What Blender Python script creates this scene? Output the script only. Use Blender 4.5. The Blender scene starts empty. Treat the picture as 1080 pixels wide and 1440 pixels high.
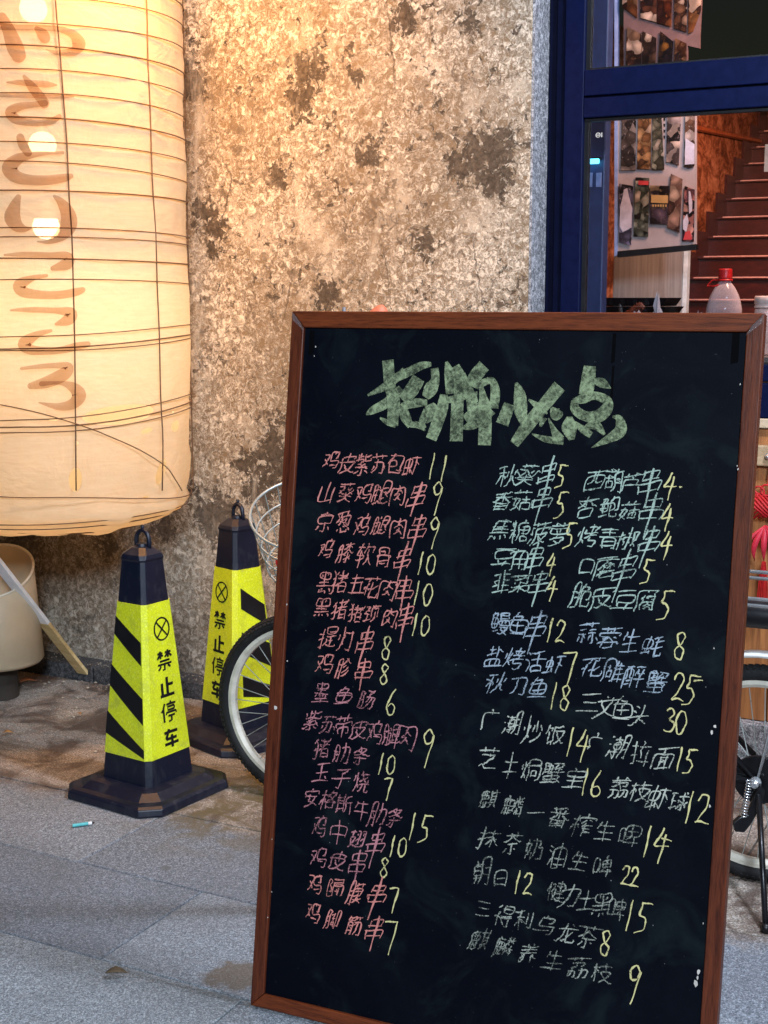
import bpy, math, random
from mathutils import Vector, Matrix

# ------------------------------------------------------------------ camera
F_PX, PITCH, CAM_H = 1917.0, 0.1556, 1.30
scene = bpy.context.scene
cam_data = bpy.data.cameras.new("camera")
cam_data.sensor_fit = 'VERTICAL'
cam_data.sensor_height = 36.0
cam_data.lens = F_PX / 1440.0 * 36.0
cam_data.clip_start = 0.05
cam_data.clip_end = 500.0
cam = bpy.data.objects.new("camera", cam_data)
cam.location = (0, 0, CAM_H)
cam.rotation_euler = (math.pi / 2 - PITCH, 0, 0)
scene.collection.objects.link(cam)
scene.camera = cam

# ------------------------------------------------------------------ world: night sky
world = bpy.data.worlds.new("World")
scene.world = world
world.use_nodes = True
wn = world.node_tree
wn.nodes.clear()
sky = wn.nodes.new('ShaderNodeTexSky')
sky.sky_type = 'NISHITA'
sky.sun_disc = False
sky.sun_elevation = math.radians(1.0)
sky.sun_rotation = math.radians(160)
bg = wn.nodes.new('ShaderNodeBackground')
bg.inputs['Strength'].default_value = 0.012
wo = wn.nodes.new('ShaderNodeOutputWorld')
wn.links.new(sky.outputs[0], bg.inputs['Color'])
wn.links.new(bg.outputs[0], wo.inputs['Surface'])

# building axes: EX runs along the facade (to the right), GY runs into the building
WANG = 0.478
EX = Vector((math.cos(WANG), -math.sin(WANG), 0))
GY = Vector((math.sin(WANG), math.cos(WANG), 0))
def EG(e, g, z=0.0):
    return EX * e + GY * g + Vector((0, 0, z))

# ------------------------------------------------------------------ lamps
def area(name, loc, target, size, energy, color, sy=None, spread=None):
    l = bpy.data.lights.new(name, 'AREA')
    l.energy = energy; l.color = color; l.size = size
    if sy: l.shape = 'RECTANGLE'; l.size_y = sy
    if spread: l.spread = spread
    o = bpy.data.objects.new(name, l)
    o.location = loc
    o.rotation_euler = (Vector(target) - Vector(loc)).to_track_quat('-Z', 'Y').to_euler()
    scene.collection.objects.link(o)
    return o
# street lamp on the far side of the lane, behind the camera
area("street_light", (0.15, -2.6, 3.1), (-0.2, 3.2, 0.5), 0.8, 345, (0.73, 0.86, 1.0))
# cool lamp over the shop door
area("door_light", EG(0.1, 2.5, 3.0), EG(-1.0, 2.9, 0.0), 0.22, 105, (0.76, 0.84, 1.0))
# unseen warm lamp added right of the lantern, gives the wall its orange glow
area("wall_glow_light", EG(-2.12, 2.86, 2.6), EG(-2.50, 3.66, 1.3), 0.3, 23, (1.0, 0.46, 0.11), spread=math.radians(115))
# lamps in the shop: over the counter and over the stairs
area("counter_light", EG(-0.45, 4.15, 2.75), EG(-0.95, 4.8, 1.4), 0.4, 62, (1.0, 0.56, 0.40))
area("stair_light", EG(-1.1, 8.3, 2.8), EG(-1.4, 10.2, 1.3), 0.6, 230, (1.0, 0.27, 0.13))

scene.view_settings.view_transform = 'Standard'
scene.view_settings.look = 'None'
scene.view_settings.exposure = 0.0
scene.view_settings.gamma = 1.0
scene.view_settings.use_curve_mapping = False
scene.render.engine = 'CYCLES'
scene.cycles.use_denoising = True
scene.cycles.max_bounces = 6
scene.cycles.transparent_max_bounces = 24
scene.cycles.sample_clamp_indirect = 3.0

# ------------------------------------------------------------------ survey helpers
CAM = Vector((0, 0, CAM_H))
def ray(px, py):
    u, v = px - 540.0, py - 720.0
    return Vector((u, 0, 0)) + F_PX * Vector((0, math.cos(PITCH), -math.sin(PITCH))) - v * Vector((0, math.sin(PITCH), math.cos(PITCH)))
def on_plane(px, py, p0, n):
    d = ray(px, py)
    return CAM + d * ((Vector(p0) - CAM).dot(n) / d.dot(n))
def on_floor(px, py, z=0.0):
    return on_plane(px, py, (0, 0, z), Vector((0, 0, 1)))
def at_depth(px, py, y):
    d = ray(px, py)
    return CAM + d * (y / d.y)
def on_g(px, py, g):
    return on_plane(px, py, GY * g, GY)
def e_of(p): return p.dot(EX)
def g_of(p): return p.dot(GY)

# ------------------------------------------------------------------ mesh helpers
R = random.Random(7)
class MB:
    def __init__(self):
        self.v = []; self.f = []; self.smooth = False
    def add(self, vs, fs):
        b = len(self.v)
        self.v += [Vector(p) for p in vs]
        self.f += [tuple(i + b for i in f) for f in fs]
        return self
    def box(self, c, s, ax=None):
        ax = ax or (Vector((1, 0, 0)), Vector((0, 1, 0)), Vector((0, 0, 1)))
        c = Vector(c)
        vs = [c + ax[0] * (s[0] / 2 * i) + ax[1] * (s[1] / 2 * j) + ax[2] * (s[2] / 2 * k) for k in (-1, 1) for j in (-1, 1) for i in (-1, 1)]
        return self.add(vs, [(0, 2, 3, 1), (4, 5, 7, 6), (0, 1, 5, 4), (2, 6, 7, 3), (0, 4, 6, 2), (1, 3, 7, 5)])
    def ebox(self, e0, e1, g0, g1, z0, z1):
        return self.box(EG((e0 + e1) / 2, (g0 + g1) / 2, (z0 + z1) / 2), (abs(e1 - e0), abs(g1 - g0), abs(z1 - z0)), (EX, GY, Vector((0, 0, 1))))
    def prism(self, poly, off):
        n = len(poly); off = Vector(off); poly = [Vector(p) for p in poly]
        vs = poly + [p + off for p in poly]
        fs = [tuple(range(n)), tuple(range(2 * n - 1, n - 1, -1))] + [(i, i + n, (i + 1) % n + n, (i + 1) % n) for i in range(n)]
        return self.add(vs, fs)
    def tube(self, pts, r, n=8, closed=False, cap=True):
        pts = [Vector(p) for p in pts]; m = len(pts)
        rr = r if isinstance(r, (list, tuple)) else [r] * m
        up = None; rings = []
        for i, p in enumerate(pts):
            if closed: t = pts[(i + 1) % m] - pts[i - 1]
            else: t = pts[min(i + 1, m - 1)] - pts[max(i - 1, 0)]
            t.normalize()
            if up is None:
                a = Vector((0, 0, 1)) if abs(t.z) < .9 else Vector((1, 0, 0))
                up = (a - t * a.dot(t)).normalized()
            else:
                up = up - t * up.dot(t)
                up = up.normalized() if up.length > 1e-6 else t.orthogonal().normalized()
            s = t.cross(up)
            rings.append([p + (up * math.cos(2 * math.pi * k / n) + s * math.sin(2 * math.pi * k / n)) * rr[i] for k in range(n)])
        vs = [q for g in rings for q in g]; fs = []
        for i in range(m if closed else m - 1):
            j = (i + 1) % m
            for k in range(n):
                fs.append((i * n + k, i * n + (k + 1) % n, j * n + (k + 1) % n, j * n + k))
        if cap and not closed:
            fs.append(tuple(range(n - 1, -1, -1))); fs.append(tuple(range((m - 1) * n, m * n)))
        return self.add(vs, fs)
    def lathe(self, prof, c=(0, 0, 0), n=32, axis=None, capends=True):
        c = Vector(c)
        if axis is None: X, Y, Z = Vector((1, 0, 0)), Vector((0, 1, 0)), Vector((0, 0, 1))
        else:
            Z = Vector(axis).normalized(); X = Z.orthogonal().normalized(); Y = Z.cross(X)
        vs = [c + (X * math.cos(2 * math.pi * k / n) + Y * math.sin(2 * math.pi * k / n)) * max(r, 1e-5) + Z * z for r, z in prof for k in range(n)]
        fs = [(i * n + k, i * n + (k + 1) % n, (i + 1) * n + (k + 1) % n, (i + 1) * n + k) for i in range(len(prof) - 1) for k in range(n)]
        if capends:
            fs.append(tuple(range(n - 1, -1, -1))); fs.append(tuple(range((len(prof) - 1) * n, len(prof) * n)))
        return self.add(vs, fs)
    def build(self, name, mat, parent=None, smooth=None, bevel=0.0):
        base = root_loc(parent)
        me = bpy.data.meshes.new(name)
        me.from_pydata([tuple(p - base) for p in self.v], [], self.f)
        me.update()
        if mat: me.materials.append(mat)
        if smooth or (smooth is None and self.smooth):
            me.polygons.foreach_set('use_smooth', [True] * len(me.polygons))
        o = bpy.data.objects.new(name, me)
        scene.collection.objects.link(o)
        if parent: o.parent = parent
        if bevel:
            b = o.modifiers.new('bevel', 'BEVEL'); b.width = bevel; b.segments = 2; b.limit_method = 'ANGLE'; b.angle_limit = math.radians(35)
        return o
def root_loc(p):
    base = Vector((0, 0, 0))
    while p is not None:
        base += Vector(p.location); p = p.parent
    return base
def tag(o, label=None, cat=None, group=None, kind=None):
    if label: o['label'] = label
    if cat: o['category'] = cat
    if group: o['group'] = group
    if kind: o['kind'] = kind
    return o
def thing(name, loc, label, cat, group=None):
    o = bpy.data.objects.new(name, None)
    o.location = loc; o.empty_display_size = .1
    scene.collection.objects.link(o)
    return tag(o, label, cat, group)
def solo(name, mb, mat, loc, label, cat, group=None, smooth=None, bevel=0):
    """a thing that is one mesh, its origin at loc"""
    loc = Vector(loc)
    for i in range(len(mb.v)): mb.v[i] = mb.v[i] - loc
    o = mb.build(name, mat, None, smooth, bevel); o.location = loc
    return tag(o, label, cat, group)
def catmull(P, k=5):
    """P: list of tuples of any length"""
    if len(P) < 3: 
        a, b = P[0], P[-1]
        return [tuple(x + (y - x) * t / k for x, y in zip(a, b)) for t in range(k + 1)]
    out = []
    for i in range(len(P) - 1):
        p0, p1, p2, p3 = P[max(i - 1, 0)], P[i], P[i + 1], P[min(i + 2, len(P) - 1)]
        for j in range(k):
            t = j / k
            out.append(tuple(.5 * (2 * b + (c - a) * t + (2 * a - 5 * b + 4 * c - d) * t * t + (3 * b - a - 3 * c + d) * t ** 3) for a, b, c, d in zip(p0, p1, p2, p3)))
    out.append(tuple(P[-1]))
    return out
def ribbon2d(P, W):
    """centre line + widths -> left and right 2d edges"""
    L = []; Rr = []; n = len(P)
    for i in range(n):
        a = P[max(i - 1, 0)]; b = P[min(i + 1, n - 1)]
        dx, dy = b[0] - a[0], b[1] - a[1]; l = math.hypot(dx, dy) or 1
        nx, ny = -dy / l, dx / l
        L.append((P[i][0] + nx * W[i] / 2, P[i][1] + ny * W[i] / 2)); Rr.append((P[i][0] - nx * W[i] / 2, P[i][1] - ny * W[i] / 2))
    return L, Rr

# ------------------------------------------------------------------ materials
class NT:
    def __init__(self, name):
        self.m = bpy.data.materials.new(name); self.m.use_nodes = True
        self.t = self.m.node_tree; self.t.nodes.clear()
        self.out = self.t.nodes.new('ShaderNodeOutputMaterial')
    def n(self, typ, **kw):
        x = self.t.nodes.new(typ)
        for k, v in kw.items(): setattr(x, k, v)
        return x
    def l(self, a, b): self.t.links.new(a, b)
    def setin(self, sock, v):
        if hasattr(v, 'links') or isinstance(v, bpy.types.NodeSocket): self.l(v, sock)
        else: sock.default_value = v
    def math(self, op, a, b=0.0, clamp=False):
        x = self.n('ShaderNodeMath', operation=op, use_clamp=clamp)
        self.setin(x.inputs[0], a); self.setin(x.inputs[1], b); return x.outputs[0]
    def noise(self, vec, scale, detail=4, rough=.5, dist=0.0):
        x = self.n('ShaderNodeTexNoise'); x.inputs['Scale'].default_value = scale; x.inputs['Detail'].default_value = detail
        x.inputs['Roughness'].default_value = rough; x.inputs['Distortion'].default_value = dist
        if vec is not None: self.l(vec, x.inputs['Vector'])
        return x.outputs['Fac']
    def vor(self, vec, scale, feature='F1'):
        x = self.n('ShaderNodeTexVoronoi', feature=feature); x.inputs['Scale'].default_value = scale
        if vec is not None: self.l(vec, x.inputs['Vector'])
        return x.outputs['Distance']
    def ramp(self, fac, stops, interp='LINEAR'):
        x = self.n('ShaderNodeValToRGB'); cr = x.color_ramp; cr.interpolation = interp
        while len(cr.elements) < len(stops): cr.elements.new(.5)
        for el, (p, c) in zip(cr.elements, stops):
            el.position = p; el.color = (c, c, c, 1) if not isinstance(c, tuple) else (c + (1,))[:4]
        self.l(fac, x.inputs[0]); return x.outputs[0]
    def mix(self, fac, a, b, blend='MIX'):
        x = self.n('ShaderNodeMix', data_type='RGBA', blend_type=blend)
        self.setin(x.inputs[0], fac)
        for s, v in ((x.inputs[6], a), (x.inputs[7], b)):
            if isinstance(v, tuple): s.default_value = (v + (1,))[:4]
            else: self.l(v, s)
        return x.outputs[2]
    def map(self, vec, scale=(1, 1, 1), loc=(0, 0, 0), rot=(0, 0, 0)):
        x = self.n('ShaderNodeMapping'); x.inputs['Scale'].default_value = scale; x.inputs['Location'].default_value = loc; x.inputs['Rotation'].default_value = rot
        self.l(vec, x.inputs['Vector']); return x.outputs[0]
    def pos(self): return self.n('ShaderNodeNewGeometry').outputs['Position']
    def obj(self): return self.n('ShaderNodeTexCoord').outputs['Object']
    def bump(self, h, strength=.3, dist=.01):
        x = self.n('ShaderNodeBump'); x.inputs['Strength'].default_value = strength; x.inputs['Distance'].default_value = dist
        self.l(h, x.inputs['Height']); return x.outputs[0]
    def bsdf(self, color, rough=.6, metal=0.0, normal=None, spec=.5, coat=0.0, **kw):
        x = self.n('ShaderNodeBsdfPrincipled')
        if isinstance(color, tuple): x.inputs['Base Color'].default_value = (color + (1,))[:4]
        else: self.l(color, x.inputs['Base Color'])
        self.setin(x.inputs['Roughness'], rough); self.setin(x.inputs['Metallic'], metal)
        x.inputs['Specular IOR Level'].default_value = spec
        x.inputs['Coat Weight'].default_value = coat
        for k, v in kw.items(): self.setin(x.inputs[k.replace('_', ' ')], v)
        if normal is not None: self.l(normal, x.inputs['Normal'])
        return x.outputs[0]
    def fin(self, s): self.l(s, self.out.inputs['Surface']); return self.m
    def mixs(self, f, a, b):
        x = self.n('ShaderNodeMixShader'); self.setin(x.inputs[0], f); self.l(a, x.inputs[1]); self.l(b, x.inputs[2]); return x.outputs[0]

def plain(name, color, rough=.5, metal=0.0, var=.25, vscale=30, bump=.15, bscale=120, spec=.5, coat=0.0):
    t = NT(name); p = t.obj()
    nz = t.noise(p, vscale, 5, .6)
    c = t.mix(t.ramp(nz, [(.3, 0.0), (.7, 1.0)]), tuple(x * (1 - var) for x in color), tuple(min(1, x * (1 + var * .6)) for x in color))
    r = t.math('ADD', t.math('MULTIPLY', nz, .25), rough - .125)
    return t.fin(t.bsdf(c, r, metal, t.bump(t.noise(p, bscale, 3), bump, .002), spec, coat))
def wood(name, dark, light, axis='z', scale=1.0, rough=.45, spec=.5, world=False):
    t = NT(name); p = t.pos() if world else t.obj()
    s = {'z': (60, 60, 3.5), 'x': (3.5, 60, 60), 'y': (60, 3.5, 60)}[axis]
    m = t.map(p, tuple(k * scale for k in s))
    a = t.noise(m, 1.0, 6, .65, .6); b = t.noise(t.map(p, tuple(k * scale * 5 for k in s)), 1.0, 3, .6)
    f = t.math('ADD', t.math('MULTIPLY', a, .65), t.math('MULTIPLY', b, .35))
    c = t.ramp(f, [(.36, dark), (.5, tuple((x + y) / 2 for x, y in zip(dark, light))), (.68, light)])
    return t.fin(t.bsdf(c, rough, 0, t.bump(f, .25, .002), spec))

M = {}
def wall_mat(name, blobs, dark_amt=.0, light=(.66, .58, .465)):
    t = NT(name); p = t.pos()
    warp = t.n('ShaderNodeTexNoise'); warp.inputs['Scale'].default_value = 44; warp.inputs['Detail'].default_value = 4
    t.l(p, warp.inputs['Vector'])
    vm = t.n('ShaderNodeVectorMath', operation='MULTIPLY_ADD')
    t.l(warp.outputs['Color'], vm.inputs[0]); vm.inputs[1].default_value = (.024, .024, .024); t.l(p, vm.inputs[2])
    q = vm.outputs[0]
    big = t.noise(p, 1.7, 4, .6)
    med = t.noise(q, 7.5, 7, .62, .5)
    fine = t.noise(q, 56, 9, .72, .8)
    curl = t.noise(q, 150, 5, .66, 1.5)
    # where plaster has come off: blobs (surveyed) + noise
    acc = None
    for (c, r) in blobs:
        d = t.n('ShaderNodeVectorMath', operation='DISTANCE'); t.l(p, d.inputs[0]); d.inputs[1].default_value = tuple(c)
        f = t.math('SUBTRACT', 1.0, t.math('DIVIDE', d.outputs['Value'], r * 1.5), clamp=True)
        acc = f if acc is None else t.math('MAXIMUM', acc, f)
    patch = t.math('ADD', t.math('MULTIPLY', med, 1.0), t.math('MULTIPLY', t.noise(q, 40, 7, .75, .6), 1.45))
    if acc is not None: patch = t.math('ADD', patch, t.math('MULTIPLY', acc, .40))
    patchm = t.ramp(t.math('SUBTRACT', patch, .81), [(.60, 0.0), (.612, 1.0)])
    # mottling: thin plaster flakes over a browner coat
    mot = t.math('ADD', t.math('ADD', t.math('MULTIPLY', fine, .62), t.math('MULTIPLY', curl, .38)), t.math('MULTIPLY', t.math('SUBTRACT', big, .5), .22 + dark_amt))
    mm = t.ramp(mot, [(.458, 0.0), (.474, .55), (.520, .72), (.540, 1.0)])
    flat = t.ramp(t.noise(q, 5.0, 5, .6, .3), [(.55, 0.0), (.66, .75)])
    brown = (.205, .148, .090); dk = (.115, .09, .07)
    c = t.mix(mm, light, brown)
    c = t.mix(t.math('MULTIPLY', flat, t.math('SUBTRACT', 1.0, t.math('MULTIPLY', mm, .4))), c, tuple(x * 1.06 for x in light))
    pc = t.ramp(t.noise(q, 70, 4, .6), [(.35, (.062, .047, .033)), (.65, (.15, .115, .082))])
    small = t.math('MULTIPLY', t.ramp(t.noise(q, 21, 7, .74, .5), [(.555, 0.0), (.572, .8)]), t.ramp(t.noise(p, 4.5, 4, .6), [(.42, .25), (.58, 1.0)]))
    c = t.mix(small, c, t.mix(.5, pc, (.19, .14, .095)))
    c = t.mix(patchm, c, pc)
    pits = t.ramp(t.noise(q, 95, 3, .5, 1.0), [(.66, 0.0), (.70, 1.0)])
    c = t.mix(t.math('MULTIPLY', pits, .75), c, dk)
    # grime near the foot of the wall
    sx = t.n('ShaderNodeSeparateXYZ'); t.l(p, sx.inputs[0])
    low = t.ramp(t.math('ADD', sx.outputs[2], t.math('MULTIPLY', big, .5)), [(.25, .6), (.95, 0.0)])
    c = t.mix(low, c, t.mix(t.ramp(fine, [(.42, 0.0), (.56, 1.0)]), (.58, .52, .45), (.19, .165, .13)))
    # pale lime washes running down, hairline cracks
    wash = t.ramp(t.noise(t.map(p, (1, 1, .22)), 13, 5, .6, .5), [(.60, 0.0), (.72, .45)])
    c = t.mix(wash, c, tuple(x * 1.1 for x in light))
    ck = t.vor(t.map(q, (1, 1, .7)), 3.3, 'DISTANCE_TO_EDGE')
    crack = t.math('MULTIPLY', t.ramp(ck, [(.004, 1.0), (.009, 0.0)]), t.ramp(t.noise(p, 2.1, 3), [(.5, 0.0), (.58, .7)]))
    c = t.mix(crack, c, (.07, .05, .035))
    h = t.math('SUBTRACT', t.math('SUBTRACT', t.math('MULTIPLY', t.math('SUBTRACT', 1.0, mm), .45), t.math('MULTIPLY', patchm, .9)), t.math('MULTIPLY', pits, .4))
    h = t.math('ADD', h, t.math('MULTIPLY', curl, .3))
    return t.fin(t.bsdf(c, .88, 0, t.bump(h, .9, .006), .25))

def indoor_plaster():
    t = NT('stained_indoor_plaster'); p = t.pos()
    p = t.map(p, (1, .45, 1)); a = t.noise(p, 7, 7, .7, .9); b = t.noise(p, 22, 6, .7, .6)
    f = t.math('ADD', t.math('MULTIPLY', a, .6), t.math('MULTIPLY', b, .4))
    c = t.ramp(f, [(.38, (.05, .022, .012)), (.47, (.16, .075, .035)), (.53, (.30, .17, .09)), (.62, (.46, .31, .19))])
    return t.fin(t.bsdf(c, .85, 0, t.bump(f, .6, .01), .2))
def pave_mat():
    t = NT('granite_paving'); p = t.pos()
    oi = t.n('ShaderNodeObjectInfo').outputs['Random']
    s1 = t.noise(p, 210, 3, .7); s2 = t.noise(p, 75, 4, .7, .3); s3 = t.noise(p, 420, 2, .6)
    f = t.math('ADD', t.math('ADD', t.math('MULTIPLY', s1, .5), t.math('MULTIPLY', s2, .25)), t.math('MULTIPLY', s3, .25))
    c = t.ramp(f, [(.38, (.070, .079, .092)), (.46, (.150, .166, .188)), (.53, (.245, .268, .298)), (.61, (.48, .515, .56))])
    tint = t.ramp(oi, [(0.0, (.74, .75, .78)), (.5, (.95, .95, .96)), (1.0, (1.1, 1.09, 1.05))])
    c = t.mix(1.0, c, tint, 'MULTIPLY')
    w = t.noise(p, 2.2, 5, .6, .4)
    c = t.mix(t.ramp(w, [(.42, 0.0), (.7, .45)]), c, (.10, .10, .10))
    gum = t.vor(t.map(p, (1, 1, 0)), 3.1)
    c = t.mix(t.ramp(gum, [(.035, .6), (.05, 0.0)]), c, (.10, .10, .10))
    sm = t.ramp(t.noise(p, 9, 5, .7, 1.2), [(.60, 0.0), (.72, .35)])
    c = t.mix(sm, c, (.12, .115, .11))
    # rusty dirt washed out from the wall: a strip near it, on the left
    ge = t.map(p, rot=(0, 0, 0))
    dg = t.n('ShaderNodeVectorMath', operation='DOT_PRODUCT'); t.l(p, dg.inputs[0]); dg.inputs[1].default_value = tuple(GY)
    de = t.n('ShaderNodeVectorMath', operation='DOT_PRODUCT'); t.l(p, de.inputs[0]); de.inputs[1].default_value = tuple(EX)
    g = t.math('ADD', dg.outputs['Value'], t.math('MULTIPLY', t.math('SUBTRACT', t.noise(p, 6, 5, .6), .5), .28))
    zone = t.math('MULTIPLY', t.ramp(t.math('SUBTRACT', g, 2.2), [(.44, 0.0), (.52, .78)]), 1.0)
    wet = t.ramp(t.noise(p, 5.5, 5, .65, .6), [(.45, 0.0), (.58, 1.0)])
    earth = t.mix(wet, t.mix(.5, c, (.40, .27, .14)), (.085, .045, .02))
    gr = t.ramp(t.math('ADD', t.math('MULTIPLY', s1, .6), t.math('MULTIPLY', t.noise(p, 130, 5, .75), .4)), [(.38, .45), (.5, 1.0), (.62, 1.6)])
    earth = t.mix(1.0, earth, gr, 'MULTIPLY')
    c = t.mix(zone, c, earth)
    c2 = t.n('ShaderNodeVectorMath', operation='DISTANCE'); t.l(p, c2.inputs[0]); c2.inputs[1].default_value = tuple(on_floor(332, 1372))  # shadow at the board's left foot, painted brown into the paving colour
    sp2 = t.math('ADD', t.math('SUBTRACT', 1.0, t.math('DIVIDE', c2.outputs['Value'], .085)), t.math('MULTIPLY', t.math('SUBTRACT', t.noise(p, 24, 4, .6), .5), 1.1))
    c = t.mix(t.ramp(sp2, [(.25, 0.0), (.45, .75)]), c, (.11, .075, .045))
    # darker brown patch right of the cones
    d = t.n('ShaderNodeVectorMath', operation='DISTANCE'); t.l(p, d.inputs[0]); d.inputs[1].default_value = tuple(on_floor(345, 1135))
    st = t.math('MULTIPLY', t.math('SUBTRACT', 1.0, t.math('DIVIDE', d.outputs['Value'], .38), clamp=True), t.ramp(t.noise(p, 11, 5, .65, 1.0), [(.44, 0.0), (.56, 1.0)]))
    c = t.mix(t.math('MULTIPLY', st, 1.3, clamp=True), c, (.13, .10, .06))
    rough = t.math('SUBTRACT', .72, t.math('MULTIPLY', zone, t.math('MULTIPLY', wet, .4)))
    return t.fin(t.bsdf(c, rough, 0, t.bump(f, .5, .0035), .4))
def granite(name, k=1.0):
    t = NT(name); p = t.pos()
    f = t.math('ADD', t.math('MULTIPLY', t.noise(p, 230, 3, .7), .6), t.math('MULTIPLY', t.noise(p, 70, 4), .4))
    c = t.ramp(f, [(.38, (.03 * k, .03 * k, .035 * k)), (.5, (.14 * k, .14 * k, .15 * k)), (.62, (.4 * k, .4 * k, .42 * k))])
    return t.fin(t.bsdf(c, .7, 0, t.bump(f, .5, .003), .4))
def chalk(name, col, cover=.5, streak=False):
    t = NT(name); p = t.obj()
    n1 = t.noise(p, 420, 3, .6); n2 = t.noise(p, 28, 3, .5)
    f = t.math('ADD', t.math('MULTIPLY', n1, .6), t.math('MULTIPLY', n2, .4))
    if streak:
        f = t.math('ADD', t.math('MULTIPLY', t.noise(p, 130, 4, .7, .8), .55), t.math('MULTIPLY', t.noise(p, 26, 4, .65, 1.2), .45))
        a = t.ramp(f, [(.41, .10), (.5, .36), (.60, .74)])
    else: a = t.ramp(f, [(cover - .09, .12), (cover + .03, .9)])
    s = t.bsdf(t.mix(n2, tuple(c * .7 for c in col), col), .95, 0, None, .1)
    return t.fin(t.mixs(a, t.n('ShaderNodeBsdfTransparent').outputs[0], s))
def blackboard():
    t = NT('blackboard_surface'); p = t.obj()
    n = t.noise(p, 5, 6, .65, .5); sm = t.noise(t.map(p, (1, 1, .35)), 9, 5, .6, .8)
    c = t.mix(t.ramp(n, [(.45, 0.0), (.75, .7)]), (.0012, .0020, .0052), (.0035, .0060, .0105))
    dust = t.ramp(t.noise(p, 260, 2, .5), [(.745, 0.0), (.77, 1.0)])
    c = t.mix(t.math('MULTIPLY', dust, .12), c, (.3, .32, .3))
    c = t.mix(t.ramp(sm, [(.52, 0.0), (.8, .5)]), c, (.018, .029, .030))
    return t.fin(t.bsdf(c, .55, 0, t.bump(t.noise(p, 300, 3), .15, .001), .07))
def paper():
    t = NT('lantern_paper'); p = t.obj()
    fib = t.noise(t.map(p, (2, 2, 14)), 9, 5, .65, .6); cr = t.noise(p, 6, 5, .6, 1.0)
    c = t.mix(t.ramp(fib, [(.35, 0.0), (.7, 1.0)]), (.90, .69, .45), (.98, .81, .58))
    s1 = t.n('ShaderNodeBsdfTranslucent'); t.l(c, s1.inputs[0])
    d = t.n('ShaderNodeBsdfDiffuse'); t.l(t.mix(.5, c, (.92, .71, .45)), d.inputs[0])
    nb = t.bump(cr, .5, .02); t.l(nb, d.inputs['Normal'])
    tr = t.n('ShaderNodeBsdfTransparent'); tr.inputs[0].default_value = (1.0, .82, .55, 1)
    m = t.mixs(.5, s1.outputs[0], d.outputs[0])
    m = t.mixs(.11, m, tr.outputs[0])
    # torn holes, surveyed on the paper
    acc = None
    for (px, py, rx, ry, an) in HOLES:
        c0 = lantern_pt(px, py)
        vx = (lantern_pt(px + 3, py) - lantern_pt(px - 3, py)).normalized(); vz = Vector((0, 0, 1))
        k = (lantern_pt(px + 3, py) - lantern_pt(px - 3, py)).length / 6; kz = (lantern_pt(px, py - 3) - lantern_pt(px, py + 3)).length / 6
        ca, sa = math.cos(math.radians(an)), math.sin(math.radians(an))
        ax1 = (vx * ca / (rx * k) + vz * sa / (rx * kz)); ax2 = (vz * ca / (ry * kz) - vx * sa / (ry * k))
        pp = t.pos()
        d1 = t.n('ShaderNodeVectorMath', operation='SUBTRACT'); t.l(pp, d1.inputs[0]); d1.inputs[1].default_value = tuple(c0)
        a1 = t.n('ShaderNodeVectorMath', operation='DOT_PRODUCT'); t.l(d1.outputs[0], a1.inputs[0]); a1.inputs[1].default_value = tuple(ax1)
        a2 = t.n('ShaderNodeVectorMath', operation='DOT_PRODUCT'); t.l(d1.outputs[0], a2.inputs[0]); a2.inputs[1].default_value = tuple(ax2)
        dd = t.n('ShaderNodeVectorMath', operation='LENGTH'); 
        r2 = t.math('ADD', t.math('POWER', t.math('ABSOLUTE', a1.outputs['Value']), 2.0), t.math('POWER', t.math('ABSOLUTE', a2.outputs['Value']), 2.0))
        # only on the near side of the shade
        near = t.n('ShaderNodeVectorMath', operation='LENGTH'); t.l(d1.outputs[0], near.inputs[0])
        h = t.math('MULTIPLY', t.math('LESS_THAN', r2, 1.0), t.math('LESS_THAN', near.outputs['Value'], .3))
        acc = h if acc is None else t.math('MAXIMUM', acc, h)
    tr2 = t.n('ShaderNodeBsdfTranslucent'); tr2.inputs[0].default_value = (1.0, .93, .74, 1)
    return t.fin(t.mixs(acc, m, tr2.outputs[0]))
def emit(name, col, s):
    t = NT(name); e = t.n('ShaderNodeEmission'); e.inputs[0].default_value = col + (1,); e.inputs[1].default_value = s
    return t.fin(e.outputs[0])
def tint(name, col):
    t = NT(name); e = t.n('ShaderNodeBsdfTransparent'); e.inputs[0].default_value = col + (1,)
    return t.fin(e.outputs[0])
def glass(name, col=(.93, .96, 1.0), refl=.10, rough=.02):
    t = NT(name)
    tr = t.n('ShaderNodeBsdfTransparent'); tr.inputs[0].default_value = col + (1,)
    g = t.n('ShaderNodeBsdfGlossy'); g.inputs['Roughness'].default_value = rough
    fr = t.n('ShaderNodeFresnel'); fr.inputs[0].default_value = 1.5
    return t.fin(t.mixs(t.math('ADD', t.math('MULTIPLY', fr.outputs[0], .8), refl - .04), tr.outputs[0], g.outputs[0]))
def reflective(name, col):
    t = NT(name); p = t.obj()
    # small prism cells of reflective sheeting
    v = t.vor(t.map(p, (1, 1, .75)), 150, 'DISTANCE_TO_EDGE'); w = t.noise(p, 12, 3)
    br = t.vor(p, 95)
    k = t.ramp(v, [(.0, .84), (.22, 1.0)])
    c = t.mix(1.0, t.mix(t.ramp(w, [(.35, 0.0), (.7, .5)]), col, tuple(x * .8 for x in col)), k, 'MULTIPLY')
    c = t.mix(t.ramp(br, [(.0, .28), (.35, 0.0)]), c, (.95, 1.0, .35))
    d = t.ramp(t.noise(p, 22, 6, .7, .6), [(.52, 0.0), (.75, .45)])
    c = t.mix(d, c, (.22, .22, .08))
    return t.fin(t.bsdf(c, .35, 0, t.bump(v, .4, .0015), .6))
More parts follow.
